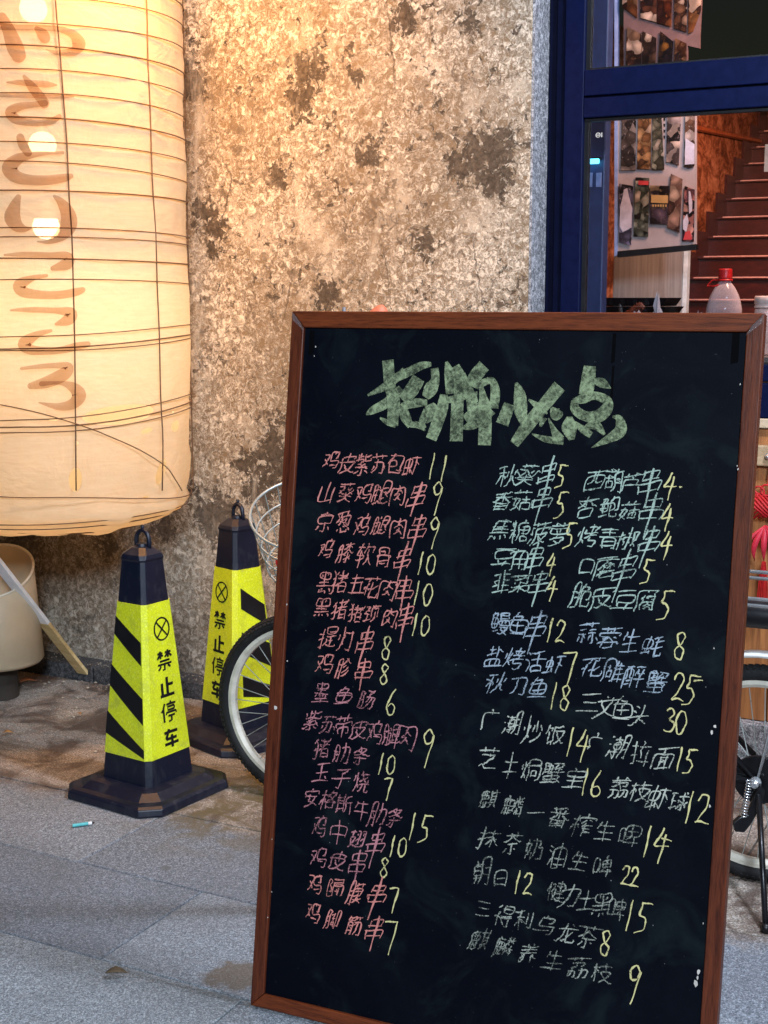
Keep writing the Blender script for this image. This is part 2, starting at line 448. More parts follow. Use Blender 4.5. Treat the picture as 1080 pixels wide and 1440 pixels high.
def photo_mat(i, base, acc):
    t = NT('printed_photo'); p = t.map(t.obj(), loc=(i * 3.1, i * 1.7, i * 2.3))
    wv = t.n('ShaderNodeTexNoise'); wv.inputs['Scale'].default_value = 14; t.l(p, wv.inputs['Vector'])
    vm = t.n('ShaderNodeVectorMath', operation='MULTIPLY_ADD'); t.l(wv.outputs['Color'], vm.inputs[0]); vm.inputs[1].default_value = (.06, .06, .06); t.l(p, vm.inputs[2])
    vo = t.n('ShaderNodeTexVoronoi'); vo.inputs['Scale'].default_value = 24 + 5 * (i % 4); t.l(vm.outputs[0], vo.inputs['Vector'])
    sp = t.n('ShaderNodeSeparateColor'); t.l(vo.outputs['Color'], sp.inputs[0])
    c = t.ramp(sp.outputs[0], [(.0, (.015, .01, .012)), (.30, tuple(x * .45 for x in base)), (.55, base), (.86, acc), (1.0, (.72, .50, .36))], 'LINEAR')
    sh = t.ramp(vo.outputs['Distance'], [(.0, 1.15), (.6, .35)])
    c = t.mix(1.0, c, sh, 'MULTIPLY')
    hi = t.ramp(t.noise(p, 90, 4, .7), [(.60, 0.0), (.68, .7)])
    c = t.mix(hi, c, acc)
    return t.fin(t.bsdf(c, .3, 0, None, .5))
def brushed(name):
    t = NT(name); p = t.obj()
    n = t.noise(t.map(p, (120, 120, 4)), 1, 4, .6)
    return t.fin(t.bsdf(t.ramp(n, [(.3, (.38, .30, .25)), (.7, (.58, .47, .38))]), .42, .35, t.bump(n, .1, .001)))
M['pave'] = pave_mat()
M['skirt'] = granite('dark_granite', .35)
M['quoin'] = granite('grey_granite', 1.5)
M['frame_blue'] = plain('blue_powder_coat', (.0005, .0034, .028), .5, 0, .2, 40, .08, 400, .12)
M['jamb'] = plain('dark_blue_jamb', (.001, .002, .014), .5, 0, .2, spec=.1)
M['rubber'] = plain('cone_rubber', (.007, .010, .024), .5, 0, .45, 18, .3, 160)
M['black'] = plain('black_vinyl', (.004, .004, .006), .45)
M['mattblack'] = plain('matt_black', (.0015, .0015, .002), .8, spec=.05)
M['blackm'] = plain('black_metal', (.008, .008, .010), .35, .3, .3)
def scuffed(name, color):
    t = NT(name); p = t.obj()
    a = t.noise(p, 16, 6, .7, .8); b = t.noise(t.map(p, (1, 1, .3)), 55, 5, .7, .5)
    f = t.ramp(t.math('ADD', t.math('MULTIPLY', a, .55), t.math('MULTIPLY', b, .45)), [(.50, 0.0), (.70, .22)])
    c = t.mix(f, color, (.12, .12, .125))
    return t.fin(t.bsdf(c, t.math('ADD', t.math('MULTIPLY', f, .4), .42), 0, t.bump(b, .25, .002), .45))
M['rubber'] = scuffed('scuffed_cone_rubber', (.004, .0065, .019))
M['sleeve'] = reflective('yellow_reflective_sheet', (.78, .84, .02))
M['board'] = blackboard()
M['bframe_v'] = wood('stained_frame_wood', (.030, .006, .003), (.135, .030, .014), 'z', 2.2, .38)
M['bframe_h'] = wood('stained_frame_wood_rail', (.050, .010, .004), (.23, .050, .014), 'x', 2.2, .42, spec=.25)
M['pink'] = chalk('pink_chalk', (.86, .31, .27), .45)
M['yellow'] = chalk('yellow_chalk', (.88, .78, .36), .42)
M['green'] = chalk('mint_chalk', (.52, .66, .56), .47)
M['bluec'] = chalk('blue_chalk', (.46, .54, .62), .475)
M['white'] = chalk('white_chalk', (.62, .64, .54), .48)
M['pink_faint'] = chalk('pink_chalk_faint', (.66, .27, .30), .49)
M['white_faint'] = chalk('white_chalk_faint', (.48, .50, .42), .535)
M['title'] = chalk('wide_chalk', (.50, .60, .34), .45, True)
M['chrome'] = plain('chrome', (.62, .64, .66), .22, .75, .1)
M['wire'] = plain('zinc_wire', (.36, .39, .37), .3, .3, .1)
M['alu'] = plain('rim_aluminium', (.55, .54, .48), .35, .5, .15)
M['cream'] = plain('cream_rim', (.66, .62, .52), .45)
M['tyre'] = plain('tyre_rubber', (.012, .012, .013), .7, 0, .4, 60, .6, 300, .3)
M['redplastic'] = plain('red_plastic', (.62, .02, .02), .35)
M['orange'] = plain('orange_grip', (.72, .17, .08), .6)
M['grey'] = plain('grey_plastic', (.18, .17, .18), .5)
M['redcord'] = plain('red_cord', (.50, .008, .012), .65, 0, .3, 60, .5, 300)
M['pinkribbon'] = plain('pink_red_ribbon', (.55, .02, .045), .5)
M['bin'] = plain('beige_bin_plastic', (.50, .40, .27), .5, 0, .12, 9, .1)
M['stickw'] = plain('white_painted_wood', (.86, .86, .88), .55, 0, .12, 20, .3)
M['stick'] = wood('bare_pine', (.52, .34, .13), (.80, .62, .32), 'x', .8, .6)
M['steel'] = brushed('brushed_steel')
M['stair'] = wood('dark_stair_wood', (.016, .004, .003), (.050, .013, .010), 'x', .6, .4)
M['nosing'] = plain('pale_nosing_strip', (.50, .44, .42), .4)
M['panelwood'] = wood('orange_panel_wood', (.12, .035, .010), (.46, .19, .06), 'z', .7, .5, world=True)
M['paleblue'] = plain('pale_blue_metal', (.025, .045, .13), .45)
M['edgeblue'] = plain('pale_edge_metal', (.28, .36, .60), .45)
M['dark'] = plain('dark_ceiling', (.012, .010, .010), .8)
M['cardboardwhite'] = plain('white_poster_sheet', (.44, .34, .31), .6, 0, .12, 20)
M['counter'] = plain('counter_steel', (.30, .27, .24), .35, .6)
M['rib'] = plain('bamboo_rib', (.14, .068, .028), .7)
M['cablewhite'] = plain('white_cable', (.8, .78, .7), .5)
M['letter'] = tint('ink_wash', (.68, .58, .54))

# character strokes for the writing
# strokes of each character: x, y pairs in 0..88 (y up), -1 ends a stroke
GLYPHS = {}
GLYPHS['一'] = [9, 44, 77, 44, -1]
GLYPHS['三'] = [21, 43, 65, 43, -1, 11, 14, 76, 14, -1, 16, 70, 71, 70, -1]
GLYPHS['中'] = [13, 35, 73, 35, -1, 43, 78, 43, 9, -1, 13, 31, 13, 63, 73, 63, 73, 31, -1]
GLYPHS['串'] = [14, 22, 73, 22, -1, 14, 22, 14, 39, 72, 39, 73, 22, -1, 43, 52, 69, 52, 69, 68, 18, 69, 17, 68, 18, 52, 43, 52, -1, 43, 77, 43, 9, -1]
GLYPHS['乌'] = [43, 81, 39, 78, 38, 71, -1, 10, 25, 61, 25, -1, 51, 52, 62, 52, 65, 55, 66, 70, 38, 71, 21, 70, 21, 41, 74, 40, 75, 39, 74, 21, 72, 12, 69, 9, 64, 8, 57, 9, -1]
GLYPHS['五'] = [20, 46, 62, 46, 63, 45, 60, 13, -1, 39, 70, 31, 22, 31, 13, -1, 16, 70, 71, 70, -1, 10, 13, 76, 13, -1]
GLYPHS['京'] = [23, 26, 15, 15, 11, 12, -1, 62, 26, 75, 12, -1, 41, 79, 45, 69, -1, 44, 36, 21, 37, 20, 55, 65, 56, 67, 54, 66, 37, 44, 36, -1, 44, 36, 43, 10, 39, 8, 31, 9, -1, 11, 68, 45, 69, 76, 68, -1]
GLYPHS['停'] = [30, 33, 31, 41, 77, 41, 78, 32, -1, 54, 28, 54, 10, 44, 8, 40, 10, -1, 8, 47, 13, 53, 17, 54, -1, 50, 80, 53, 79, 55, 72, -1, 70, 55, 69, 62, 38, 62, 39, 50, 69, 50, 70, 55, -1, 33, 71, 55, 72, 77, 71, -1, 38, 29, 54, 28, 70, 29, -1, 25, 77, 19, 64, 17, 54, 18, 9, -1]
GLYPHS['健'] = [26, 36, 30, 27, 34, 25, -1, 15, 55, 17, 53, 17, 8, -1, 28, 73, 39, 72, 30, 49, -1, 34, 19, 48, 11, 61, 9, 77, 9, -1, 48, 39, 74, 39, -1, 45, 27, 76, 27, -1, 49, 72, 73, 71, 73, 50, 49, 50, -1, 59, 78, 59, 18, -1, 45, 61, 78, 61, -1, 26, 48, 39, 49, 40, 48, 37, 30, 34, 25, 34, 19, 31, 17, 30, 14, -1, 21, 77, 15, 55, 12, 54, 8, 49, 8, 43, -1]
GLYPHS['养'] = [60, 79, 57, 70, -1, 29, 78, 31, 70, -1, 38, 57, 37, 47, -1, 43, 69, 42, 58, -1, 30, 46, 27, 37, -1, 61, 38, 56, 33, 56, 9, -1, 27, 37, 30, 34, 29, 21, 23, 13, 16, 9, -1, 11, 31, 14, 31, 24, 37, 27, 37, -1, 10, 46, 37, 47, 76, 46, -1, 17, 58, 38, 57, 69, 58, -1, 13, 70, 43, 69, 73, 70, -1, 57, 46, 58, 40, 63, 36, 76, 30, -1]
GLYPHS['刀'] = [38, 69, 36, 48, 32, 32, 21, 16, 12, 11, -1, 13, 69, 73, 69, 72, 31, 69, 13, 63, 9, 52, 10, -1]
GLYPHS['利'] = [26, 42, 32, 40, 38, 35, -1, 74, 76, 74, 10, 68, 8, 62, 8, 58, 10, -1, 54, 68, 54, 30, -1, 26, 42, 22, 43, 20, 41, 16, 32, 8, 22, -1, 10, 53, 42, 53, -1, 26, 73, 25, 50, 26, 9, -1, 7, 72, 13, 71, 40, 77, -1]
GLYPHS['力'] = [13, 60, 73, 60, 72, 33, 68, 12, 63, 9, 53, 9, 50, 11, -1, 39, 78, 38, 49, 33, 32, 20, 15, 11, 10, -1]
GLYPHS['包'] = [26, 68, 71, 66, 70, 41, 68, 29, 64, 27, 59, 27, 56, 29, -1, 32, 80, 29, 79, 26, 72, 26, 68, -1, 10, 53, 22, 67, 26, 68, -1, 21, 34, 49, 34, 48, 53, 21, 52, 22, 14, 25, 11, 29, 10, 70, 10, 74, 11, 77, 14, 78, 17, 77, 21, -1]
GLYPHS['口'] = [16, 17, 71, 17, -1, 16, 11, 16, 69, 71, 68, 71, 11, -1]
GLYPHS['啤'] = [34, 25, 78, 25, -1, 62, 37, 62, 9, -1, 39, 57, 74, 57, -1, 54, 44, 39, 45, 39, 69, 73, 70, 74, 44, 54, 44, -1, 11, 31, 27, 31, 27, 69, 11, 70, 11, 24, -1, 56, 79, 55, 73, 56, 47, 52, 39, 47, 34, 40, 31, -1]
GLYPHS['墨'] = [68, 40, 68, 35, 75, 28, -1, 57, 70, 55, 65, -1, 52, 40, 51, 33, 52, 31, -1, 34, 34, 35, 30, -1, 18, 40, 18, 33, 13, 28, -1, 43, 75, 43, 40, -1, 10, 40, 77, 40, -1, 19, 22, 69, 22, -1, 9, 11, 77, 11, -1, 43, 75, 68, 75, 68, 59, 20, 58, 18, 60, 19, 75, 43, 75, -1, 17, 50, 70, 50, -1, 43, 27, 43, 11, -1]
GLYPHS['士'] = [43, 78, 43, 13, -1, 10, 52, 77, 52, -1, 15, 13, 73, 13, -1]
GLYPHS['头'] = [22, 74, 36, 68, -1, 15, 59, 29, 52, -1, 51, 26, 60, 22, 75, 12, -1, 10, 40, 77, 40, -1, 49, 76, 47, 44, 44, 37, 44, 33, 41, 28, 33, 19, 27, 15, 15, 10, 8, 11, -1]
GLYPHS['奶'] = [47, 72, 46, 44, 44, 32, 42, 25, 33, 10, -1, 23, 25, 28, 23, -1, 38, 72, 65, 72, 65, 62, 62, 50, 76, 48, 74, 18, 72, 12, 69, 9, 58, 9, 55, 11, -1, 19, 79, 18, 67, 12, 43, 12, 36, 15, 35, 17, 32, 23, 30, -1, 9, 61, 31, 60, 30, 47, 26, 32, 23, 30, 23, 25, 20, 20, 10, 10, -1]
GLYPHS['子'] = [10, 41, 77, 41, -1, 64, 72, 63, 67, 61, 65, 45, 56, 44, 54, 43, 10, 36, 8, 29, 9, -1, 18, 72, 69, 73, -1]
GLYPHS['安'] = [11, 10, 19, 10, 31, 14, 41, 19, 43, 23, -1, 59, 46, 59, 40, 50, 27, 49, 23, -1, 42, 77, 43, 70, -1, 38, 58, 35, 51, 35, 47, -1, 13, 59, 13, 69, 43, 70, 73, 69, 74, 59, -1, 11, 46, 35, 47, 76, 46, -1, 30, 46, 29, 41, 25, 34, 27, 30, 40, 26, 43, 23, 49, 23, 50, 21, 55, 20, 72, 11, -1]
GLYPHS['宝'] = [42, 79, 44, 76, 45, 69, -1, 21, 33, 66, 33, -1, 45, 69, 74, 68, 74, 56, 68, 52, 19, 52, 13, 55, 12, 57, 12, 68, 45, 69, -1, 43, 52, 43, 11, -1, 11, 10, 43, 11, 76, 10, -1]
GLYPHS['山'] = [43, 77, 43, 15, -1, 14, 61, 15, 15, 73, 15, -1, 73, 60, 73, 9, -1]
GLYPHS['带'] = [43, 78, 43, 61, -1, 64, 78, 64, 61, -1, 23, 77, 23, 61, -1, 20, 16, 20, 36, 67, 36, 67, 17, 59, 15, -1, 43, 50, 43, 9, -1, 9, 69, 77, 69, -1, 11, 40, 12, 51, 43, 50, 74, 51, 75, 40, -1]
GLYPHS['广'] = [45, 78, 47, 75, 47, 65, -1, 11, 11, 16, 27, 17, 65, 77, 65, -1]
GLYPHS['得'] = [8, 40, 14, 45, 19, 46, -1, 40, 24, 47, 16, -1, 39, 65, 72, 65, -1, 24, 78, 12, 66, -1, 31, 31, 77, 31, -1, 65, 42, 65, 10, 62, 8, 54, 8, -1, 39, 65, 40, 76, 72, 76, 72, 54, 39, 54, 39, 65, -1, 24, 58, 19, 49, 19, 9, -1, 33, 43, 65, 42, 76, 43, -1]
GLYPHS['抹'] = [9, 61, 29, 61, -1, 37, 65, 78, 65, -1, 20, 78, 20, 10, 15, 8, 9, 10, -1, 57, 77, 57, 9, -1, 8, 36, 17, 37, 30, 42, -1, 39, 44, 54, 44, 64, 36, 67, 29, 78, 17, -1, 33, 17, 36, 18, 44, 26, 51, 37, 53, 37, 61, 44, 76, 44, -1]
GLYPHS['拉'] = [54, 79, 57, 72, -1, 44, 52, 49, 23, -1, 70, 53, 62, 12, -1, 39, 63, 76, 63, -1, 9, 62, 28, 62, -1, 34, 12, 79, 12, -1, 20, 77, 20, 15, 19, 10, 13, 8, -1, 9, 36, 30, 41, -1]
GLYPHS['提'] = [38, 65, 72, 65, -1, 55, 28, 72, 28, -1, 8, 62, 27, 62, -1, 38, 65, 39, 76, 72, 76, 72, 54, 39, 54, 38, 65, -1, 55, 42, 55, 12, -1, 8, 36, 15, 37, 23, 41, 27, 41, -1, 39, 23, 49, 13, 55, 12, 57, 10, 77, 9, 81, 12, -1, 18, 78, 18, 11, 17, 9, 9, 10, -1, 35, 43, 55, 42, 76, 43, -1, 40, 33, 39, 23, 31, 10, -1]
GLYPHS['文'] = [43, 77, 45, 72, -1, 10, 63, 78, 63, -1, 23, 63, 24, 56, 28, 48, 41, 30, 62, 15, 65, 15, 75, 10, 78, 11, -1, 10, 10, 18, 12, 30, 18, 44, 28, 58, 46, 63, 56, 64, 63, -1]
GLYPHS['斯'] = [70, 50, 70, 8, -1, 16, 55, 37, 55, -1, 18, 20, 11, 10, -1, 16, 42, 37, 42, -1, 52, 50, 78, 50, -1, 76, 77, 52, 71, 51, 27, 49, 20, 43, 9, -1, 37, 77, 37, 28, -1, 16, 77, 16, 28, -1, 9, 28, 43, 28, -1, 9, 68, 42, 68, -1]
GLYPHS['日'] = [20, 44, 67, 44, -1, 20, 14, 67, 14, -1, 20, 10, 20, 72, 67, 72, 67, 10, -1]
GLYPHS['朝'] = [51, 55, 75, 55, -1, 11, 46, 38, 46, -1, 51, 35, 75, 35, -1, 24, 78, 24, 58, -1, 9, 22, 46, 21, -1, 24, 34, 24, 9, -1, 10, 69, 40, 69, -1, 11, 46, 12, 58, 38, 57, 37, 34, 13, 34, 11, 36, 11, 46, -1, 41, 9, 50, 27, 51, 74, 75, 74, 75, 11, 70, 8, 65, 9, -1]
GLYPHS['杏'] = [10, 41, 24, 49, 35, 60, 36, 66, -1, 50, 65, 53, 58, 58, 53, 60, 53, 63, 49, 71, 44, 77, 42, -1, 21, 11, 21, 33, 65, 33, 65, 11, -1, 21, 11, 65, 11, -1, 43, 78, 43, 42, -1, 10, 66, 50, 65, 77, 66, -1]
GLYPHS['条'] = [28, 67, 35, 59, 39, 57, 40, 54, -1, 35, 79, 33, 72, -1, 47, 54, 49, 51, 59, 47, 71, 44, 78, 45, -1, 16, 14, 19, 15, 27, 24, -1, 43, 41, 43, 10, 37, 8, 33, 10, -1, 17, 33, 69, 33, -1, 12, 60, 16, 60, 23, 66, 28, 67, 29, 71, 33, 72, -1, 33, 72, 58, 71, 59, 66, 51, 58, 48, 57, 47, 54, 40, 54, 39, 51, 34, 49, 10, 43, -1]
GLYPHS['枝'] = [19, 47, 15, 45, 8, 28, -1, 20, 52, 27, 49, 31, 41, -1, 56, 78, 56, 47, -1, 10, 62, 30, 62, -1, 39, 65, 76, 65, -1, 35, 9, 47, 14, 61, 25, 72, 42, 72, 47, 42, 47, 45, 36, 54, 24, 63, 16, 72, 11, 75, 10, 81, 11, -1, 20, 78, 19, 47, 20, 9, -1]
GLYPHS['格'] = [43, 12, 72, 12, -1, 20, 46, 16, 44, 8, 28, 8, 24, -1, 21, 50, 28, 47, 32, 42, 32, 38, 34, 35, 39, 36, 46, 33, 72, 32, -1, 21, 78, 20, 46, 21, 9, -1, 74, 37, 72, 32, 72, 12, -1, 10, 60, 33, 60, 34, 58, 37, 57, 43, 63, 46, 63, 47, 69, 50, 70, 51, 76, 55, 80, -1, 50, 70, 69, 70, 70, 65, 64, 55, 53, 44, 44, 39, 42, 34, 43, 12, -1, 46, 63, 62, 45, 73, 39, 74, 37, 78, 37, -1]
GLYPHS['椒'] = [33, 36, 29, 21, -1, 60, 17, 63, 23, 67, 24, -1, 17, 48, 13, 45, 7, 28, -1, 51, 35, 54, 26, -1, 41, 65, 51, 65, -1, 25, 45, 29, 48, 54, 48, -1, 10, 62, 25, 62, -1, 41, 76, 42, 13, 41, 10, 34, 11, -1, 18, 78, 17, 48, 18, 8, -1, 17, 48, 21, 49, 25, 45, 26, 36, -1, 67, 35, 64, 37, 63, 40, 59, 71, 77, 70, 73, 45, 70, 36, 67, 35, 67, 24, 70, 22, 77, 10, -1]
GLYPHS['榨'] = [53, 31, 75, 31, -1, 19, 51, 23, 50, 26, 47, 29, 39, -1, 63, 63, 72, 57, -1, 55, 79, 56, 72, -1, 37, 53, 40, 54, 50, 64, -1, 18, 45, 13, 42, 8, 28, -1, 53, 52, 50, 51, 48, 43, -1, 41, 37, 44, 42, 48, 43, -1, 53, 19, 76, 19, -1, 10, 62, 28, 62, -1, 53, 42, 53, 9, -1, 35, 65, 36, 72, 77, 72, 78, 65, -1, 19, 78, 18, 45, 19, 9, -1, 48, 43, 53, 42, 78, 43, -1]
GLYPHS['止'] = [21, 59, 21, 13, -1, 46, 50, 74, 50, -1, 46, 78, 46, 12, -1, 10, 12, 21, 13, 77, 12, -1]
GLYPHS['油'] = [22, 30, 22, 27, 13, 11, -1, 14, 76, 25, 71, -1, 9, 54, 20, 49, -1, 35, 37, 75, 37, -1, 35, 13, 75, 13, -1, 55, 78, 55, 13, -1, 35, 9, 35, 61, 75, 61, 75, 13, -1]
GLYPHS['活'] = [14, 77, 24, 71, -1, 37, 12, 72, 12, -1, 9, 54, 20, 49, -1, 24, 32, 12, 11, -1, 37, 12, 37, 34, 72, 34, 72, 12, -1, 55, 73, 55, 34, -1, 32, 54, 78, 54, -1, 36, 72, 55, 73, 58, 75, 73, 77, -1]
GLYPHS['潮'] = [60, 56, 76, 56, -1, 9, 54, 15, 51, -1, 29, 46, 49, 46, -1, 12, 76, 19, 72, -1, 60, 36, 76, 36, -1, 19, 32, 11, 11, -1, 39, 78, 39, 58, -1, 39, 35, 39, 9, -1, 27, 23, 50, 23, -1, 28, 69, 50, 69, -1, 39, 58, 49, 56, 48, 35, 29, 36, 29, 57, 39, 58, -1, 54, 11, 59, 26, 60, 36, 60, 75, 76, 75, 76, 11, 75, 9, 68, 9, -1]
GLYPHS['灯'] = [22, 31, 26, 30, 28, 27, -1, 12, 62, 10, 46, -1, 64, 71, 63, 11, 59, 9, 50, 9, 46, 11, -1, 34, 61, 31, 51, -1, 42, 71, 78, 71, -1, 23, 78, 22, 31, 20, 29, 17, 19, 10, 10, -1]
GLYPHS['炒'] = [71, 64, 77, 48, -1, 37, 10, 44, 11, 58, 18, 68, 28, 73, 38, -1, 57, 78, 57, 34, -1, 45, 64, 44, 55, 40, 43, -1, 20, 31, 25, 30, 28, 25, -1, 11, 61, 8, 47, -1, 33, 64, 29, 52, -1, 21, 78, 20, 31, 16, 19, 10, 10, -1]
GLYPHS['烤'] = [56, 53, 53, 43, -1, 11, 61, 8, 46, -1, 48, 40, 47, 27, 73, 26, 72, 15, 69, 9, 55, 8, 52, 10, -1, 31, 63, 28, 51, -1, 20, 31, 26, 27, 30, 20, -1, 52, 78, 52, 54, -1, 40, 69, 65, 69, 70, 67, -1, 75, 74, 73, 69, 67, 62, 65, 55, -1, 36, 54, 56, 53, 65, 55, 78, 54, -1, 20, 78, 19, 34, 20, 31, 10, 11, -1, 33, 34, 53, 43, 76, 42, -1]
GLYPHS['烧'] = [19, 31, 24, 29, 28, 22, -1, 30, 63, 27, 52, -1, 62, 34, 63, 11, 65, 9, 76, 9, 79, 15, -1, 48, 34, 48, 25, 44, 16, 37, 10, 34, 10, -1, 13, 61, 10, 45, -1, 38, 67, 75, 71, -1, 36, 34, 76, 34, -1, 20, 77, 20, 35, 17, 24, 10, 11, -1, 36, 47, 43, 46, 53, 49, 70, 59, -1, 49, 78, 49, 71, 52, 62, 56, 54, 63, 46, 72, 43, 76, 44, 77, 46, 76, 52, -1]
GLYPHS['焗'] = [18, 30, 22, 29, 27, 21, 27, 17, -1, 29, 63, 26, 51, -1, 38, 47, 77, 46, 77, 23, 75, 12, 73, 8, 63, 8, -1, 10, 62, 8, 46, -1, 38, 59, 75, 60, 74, 75, 38, 75, 38, 29, 33, 10, -1, 48, 20, 65, 20, 64, 35, 48, 35, 48, 16, -1, 20, 78, 19, 33, 12, 13, 9, 10, -1]
GLYPHS['焦'] = [7, 54, 10, 54, 15, 59, 19, 60, -1, 34, 18, 35, 8, -1, 21, 22, 17, 20, 11, 8, -1, 66, 21, 70, 20, 77, 8, -1, 50, 20, 54, 14, 55, 9, -1, 20, 55, 70, 55, -1, 20, 30, 74, 30, -1, 20, 43, 70, 43, -1, 24, 68, 75, 67, -1, 47, 78, 49, 74, 48, 30, -1, 27, 78, 24, 68, 21, 67, 19, 60, 20, 30, -1]
GLYPHS['牛'] = [10, 37, 77, 37, -1, 44, 78, 44, 9, -1, 21, 64, 73, 63, -1, 23, 75, 21, 64, 18, 62, 12, 51, -1]
GLYPHS['猪'] = [9, 31, 18, 39, 19, 42, 24, 44, -1, 69, 68, 69, 65, 65, 60, 64, 55, -1, 45, 11, 73, 11, -1, 19, 69, 23, 70, 26, 76, -1, 45, 26, 73, 26, -1, 9, 57, 19, 65, -1, 44, 38, 45, 11, -1, 52, 78, 52, 57, 55, 50, 50, 45, 49, 41, -1, 33, 54, 54, 54, 64, 55, 78, 54, -1, 25, 35, 34, 34, 40, 38, 44, 38, 45, 40, 49, 41, 72, 40, 73, 11, -1, 15, 75, 24, 57, 25, 20, 21, 10, 14, 9, 11, 11, -1, 38, 69, 72, 68, 77, 76, -1]
GLYPHS['玉'] = [60, 31, 69, 23, -1, 43, 73, 43, 12, -1, 14, 73, 73, 73, -1, 18, 44, 70, 44, -1, 10, 11, 43, 12, 77, 11, -1]
GLYPHS['球'] = [63, 39, 64, 32, 69, 24, -1, 58, 40, 63, 39, -1, 38, 53, 41, 50, 44, 43, -1, 34, 18, 51, 34, 56, 35, -1, 68, 77, 73, 72, -1, 73, 50, 69, 43, 63, 39, -1, 10, 49, 27, 49, -1, 18, 72, 18, 22, -1, 37, 64, 78, 64, -1, 8, 73, 18, 72, 28, 73, -1, 7, 18, 29, 24, 32, 27, -1, 56, 78, 56, 54, 58, 40, 56, 38, 56, 10, 50, 8, 44, 10, -1]
GLYPHS['生'] = [19, 38, 70, 38, -1, 43, 78, 43, 11, -1, 21, 63, 73, 62, -1, 10, 11, 77, 11, -1, 24, 77, 21, 68, 21, 63, 18, 62, 12, 50, -1]
GLYPHS['番'] = [36, 55, 35, 50, 24, 42, 22, 42, 20, 36, -1, 64, 69, 60, 63, 59, 56, -1, 24, 73, 24, 66, 27, 62, 27, 56, -1, 43, 73, 43, 42, -1, 20, 23, 67, 23, -1, 43, 34, 43, 11, -1, 20, 36, 20, 11, -1, 20, 11, 67, 11, -1, 10, 56, 51, 55, 76, 56, -1, 10, 36, 16, 38, 23, 35, 67, 34, -1, 14, 74, 43, 73, 46, 75, 62, 77, 70, 76, -1, 69, 38, 67, 34, 67, 11, -1, 51, 55, 52, 50, 59, 46, 60, 44, 67, 41, 69, 38, 75, 37, 81, 38, -1]
GLYPHS['皮'] = [31, 46, 34, 36, 40, 28, 46, 23, 47, 20, -1, 45, 78, 45, 46, -1, 9, 11, 14, 20, 16, 29, 17, 67, 73, 67, 73, 62, 70, 55, -1, 17, 46, 67, 46, 66, 38, 53, 23, 52, 20, -1, 19, 11, 27, 10, 44, 17, 47, 20, 52, 20, 54, 17, 70, 10, 77, 9, 80, 11, -1]
GLYPHS['盐'] = [55, 65, 61, 65, 76, 55, -1, 34, 33, 34, 10, -1, 52, 33, 52, 10, -1, 55, 77, 55, 43, -1, 27, 78, 27, 47, -1, 12, 66, 41, 66, -1, 16, 10, 16, 33, 70, 33, 71, 11, -1, 10, 10, 71, 11, 77, 10, -1, 9, 44, 43, 49, -1]
GLYPHS['禁'] = [12, 10, 18, 14, 24, 21, 27, 22, -1, 43, 29, 42, 8, 32, 8, -1, 57, 21, 62, 21, 67, 16, 70, 15, -1, 21, 41, 68, 41, -1, 11, 29, 76, 29, -1, 61, 78, 61, 50, -1, 25, 78, 25, 50, -1, 12, 70, 22, 70, 28, 63, 31, 63, 37, 58, -1, 47, 70, 59, 70, 77, 52, -1, 46, 54, 56, 64, 65, 70, 75, 70, -1, 9, 52, 12, 53, 18, 61, 28, 70, 36, 70, -1]
GLYPHS['秋'] = [23, 46, 18, 43, 8, 24, -1, 76, 59, 69, 43, -1, 46, 59, 42, 44, -1, 58, 38, 61, 37, 63, 29, 68, 19, 78, 10, -1, 23, 46, 30, 43, 33, 38, 33, 34, -1, 23, 74, 23, 9, -1, 9, 73, 13, 72, 31, 77, 35, 76, -1, 9, 55, 35, 55, -1, 59, 78, 58, 38, 55, 35, 53, 27, 47, 17, 39, 10, -1]
GLYPHS['筋'] = [26, 70, 28, 62, -1, 19, 78, 18, 71, -1, 60, 70, 63, 62, -1, 15, 27, 36, 27, -1, 16, 41, 36, 41, -1, 56, 56, 55, 28, 50, 17, 44, 10, -1, 46, 47, 75, 47, 73, 12, 70, 9, 63, 8, -1, 10, 9, 15, 22, 16, 53, 35, 54, 36, 11, 35, 9, 28, 8, -1, 50, 71, 60, 70, 77, 71, -1, 52, 78, 50, 71, 47, 70, 41, 62, -1, 10, 62, 14, 69, 18, 71, 26, 70, 39, 71, 45, 68, -1]
GLYPHS['糖'] = [29, 72, 26, 59, -1, 18, 39, 13, 35, 7, 21, -1, 57, 78, 59, 75, 59, 70, -1, 9, 73, 12, 59, -1, 47, 11, 74, 11, -1, 18, 39, 22, 39, 26, 35, 28, 29, -1, 9, 50, 29, 50, -1, 77, 70, 38, 69, 38, 34, 35, 20, 31, 10, -1, 47, 11, 47, 26, 73, 26, 74, 11, -1, 47, 58, 74, 58, 73, 37, 47, 37, -1, 59, 63, 59, 26, -1, 38, 48, 78, 48, -1, 19, 78, 18, 39, 19, 8, -1]
GLYPHS['紫'] = [27, 70, 40, 70, -1, 57, 20, 73, 12, -1, 50, 67, 57, 67, 73, 73, 76, 72, -1, 11, 10, 17, 12, 28, 19, -1, 14, 72, 14, 53, -1, 44, 26, 44, 10, 42, 8, 31, 9, -1, 40, 39, 37, 34, 31, 32, 30, 28, -1, 27, 78, 27, 55, -1, 50, 78, 50, 59, 52, 55, 74, 54, 78, 59, 77, 62, -1, 31, 42, 34, 40, 44, 39, 58, 45, -1, 60, 37, 65, 33, 66, 30, 73, 27, -1, 16, 26, 30, 28, 44, 26, 46, 28, 61, 28, 66, 30, -1, 9, 52, 40, 56, 41, 50, 40, 49, 35, 47, 31, 42, 20, 39, -1]
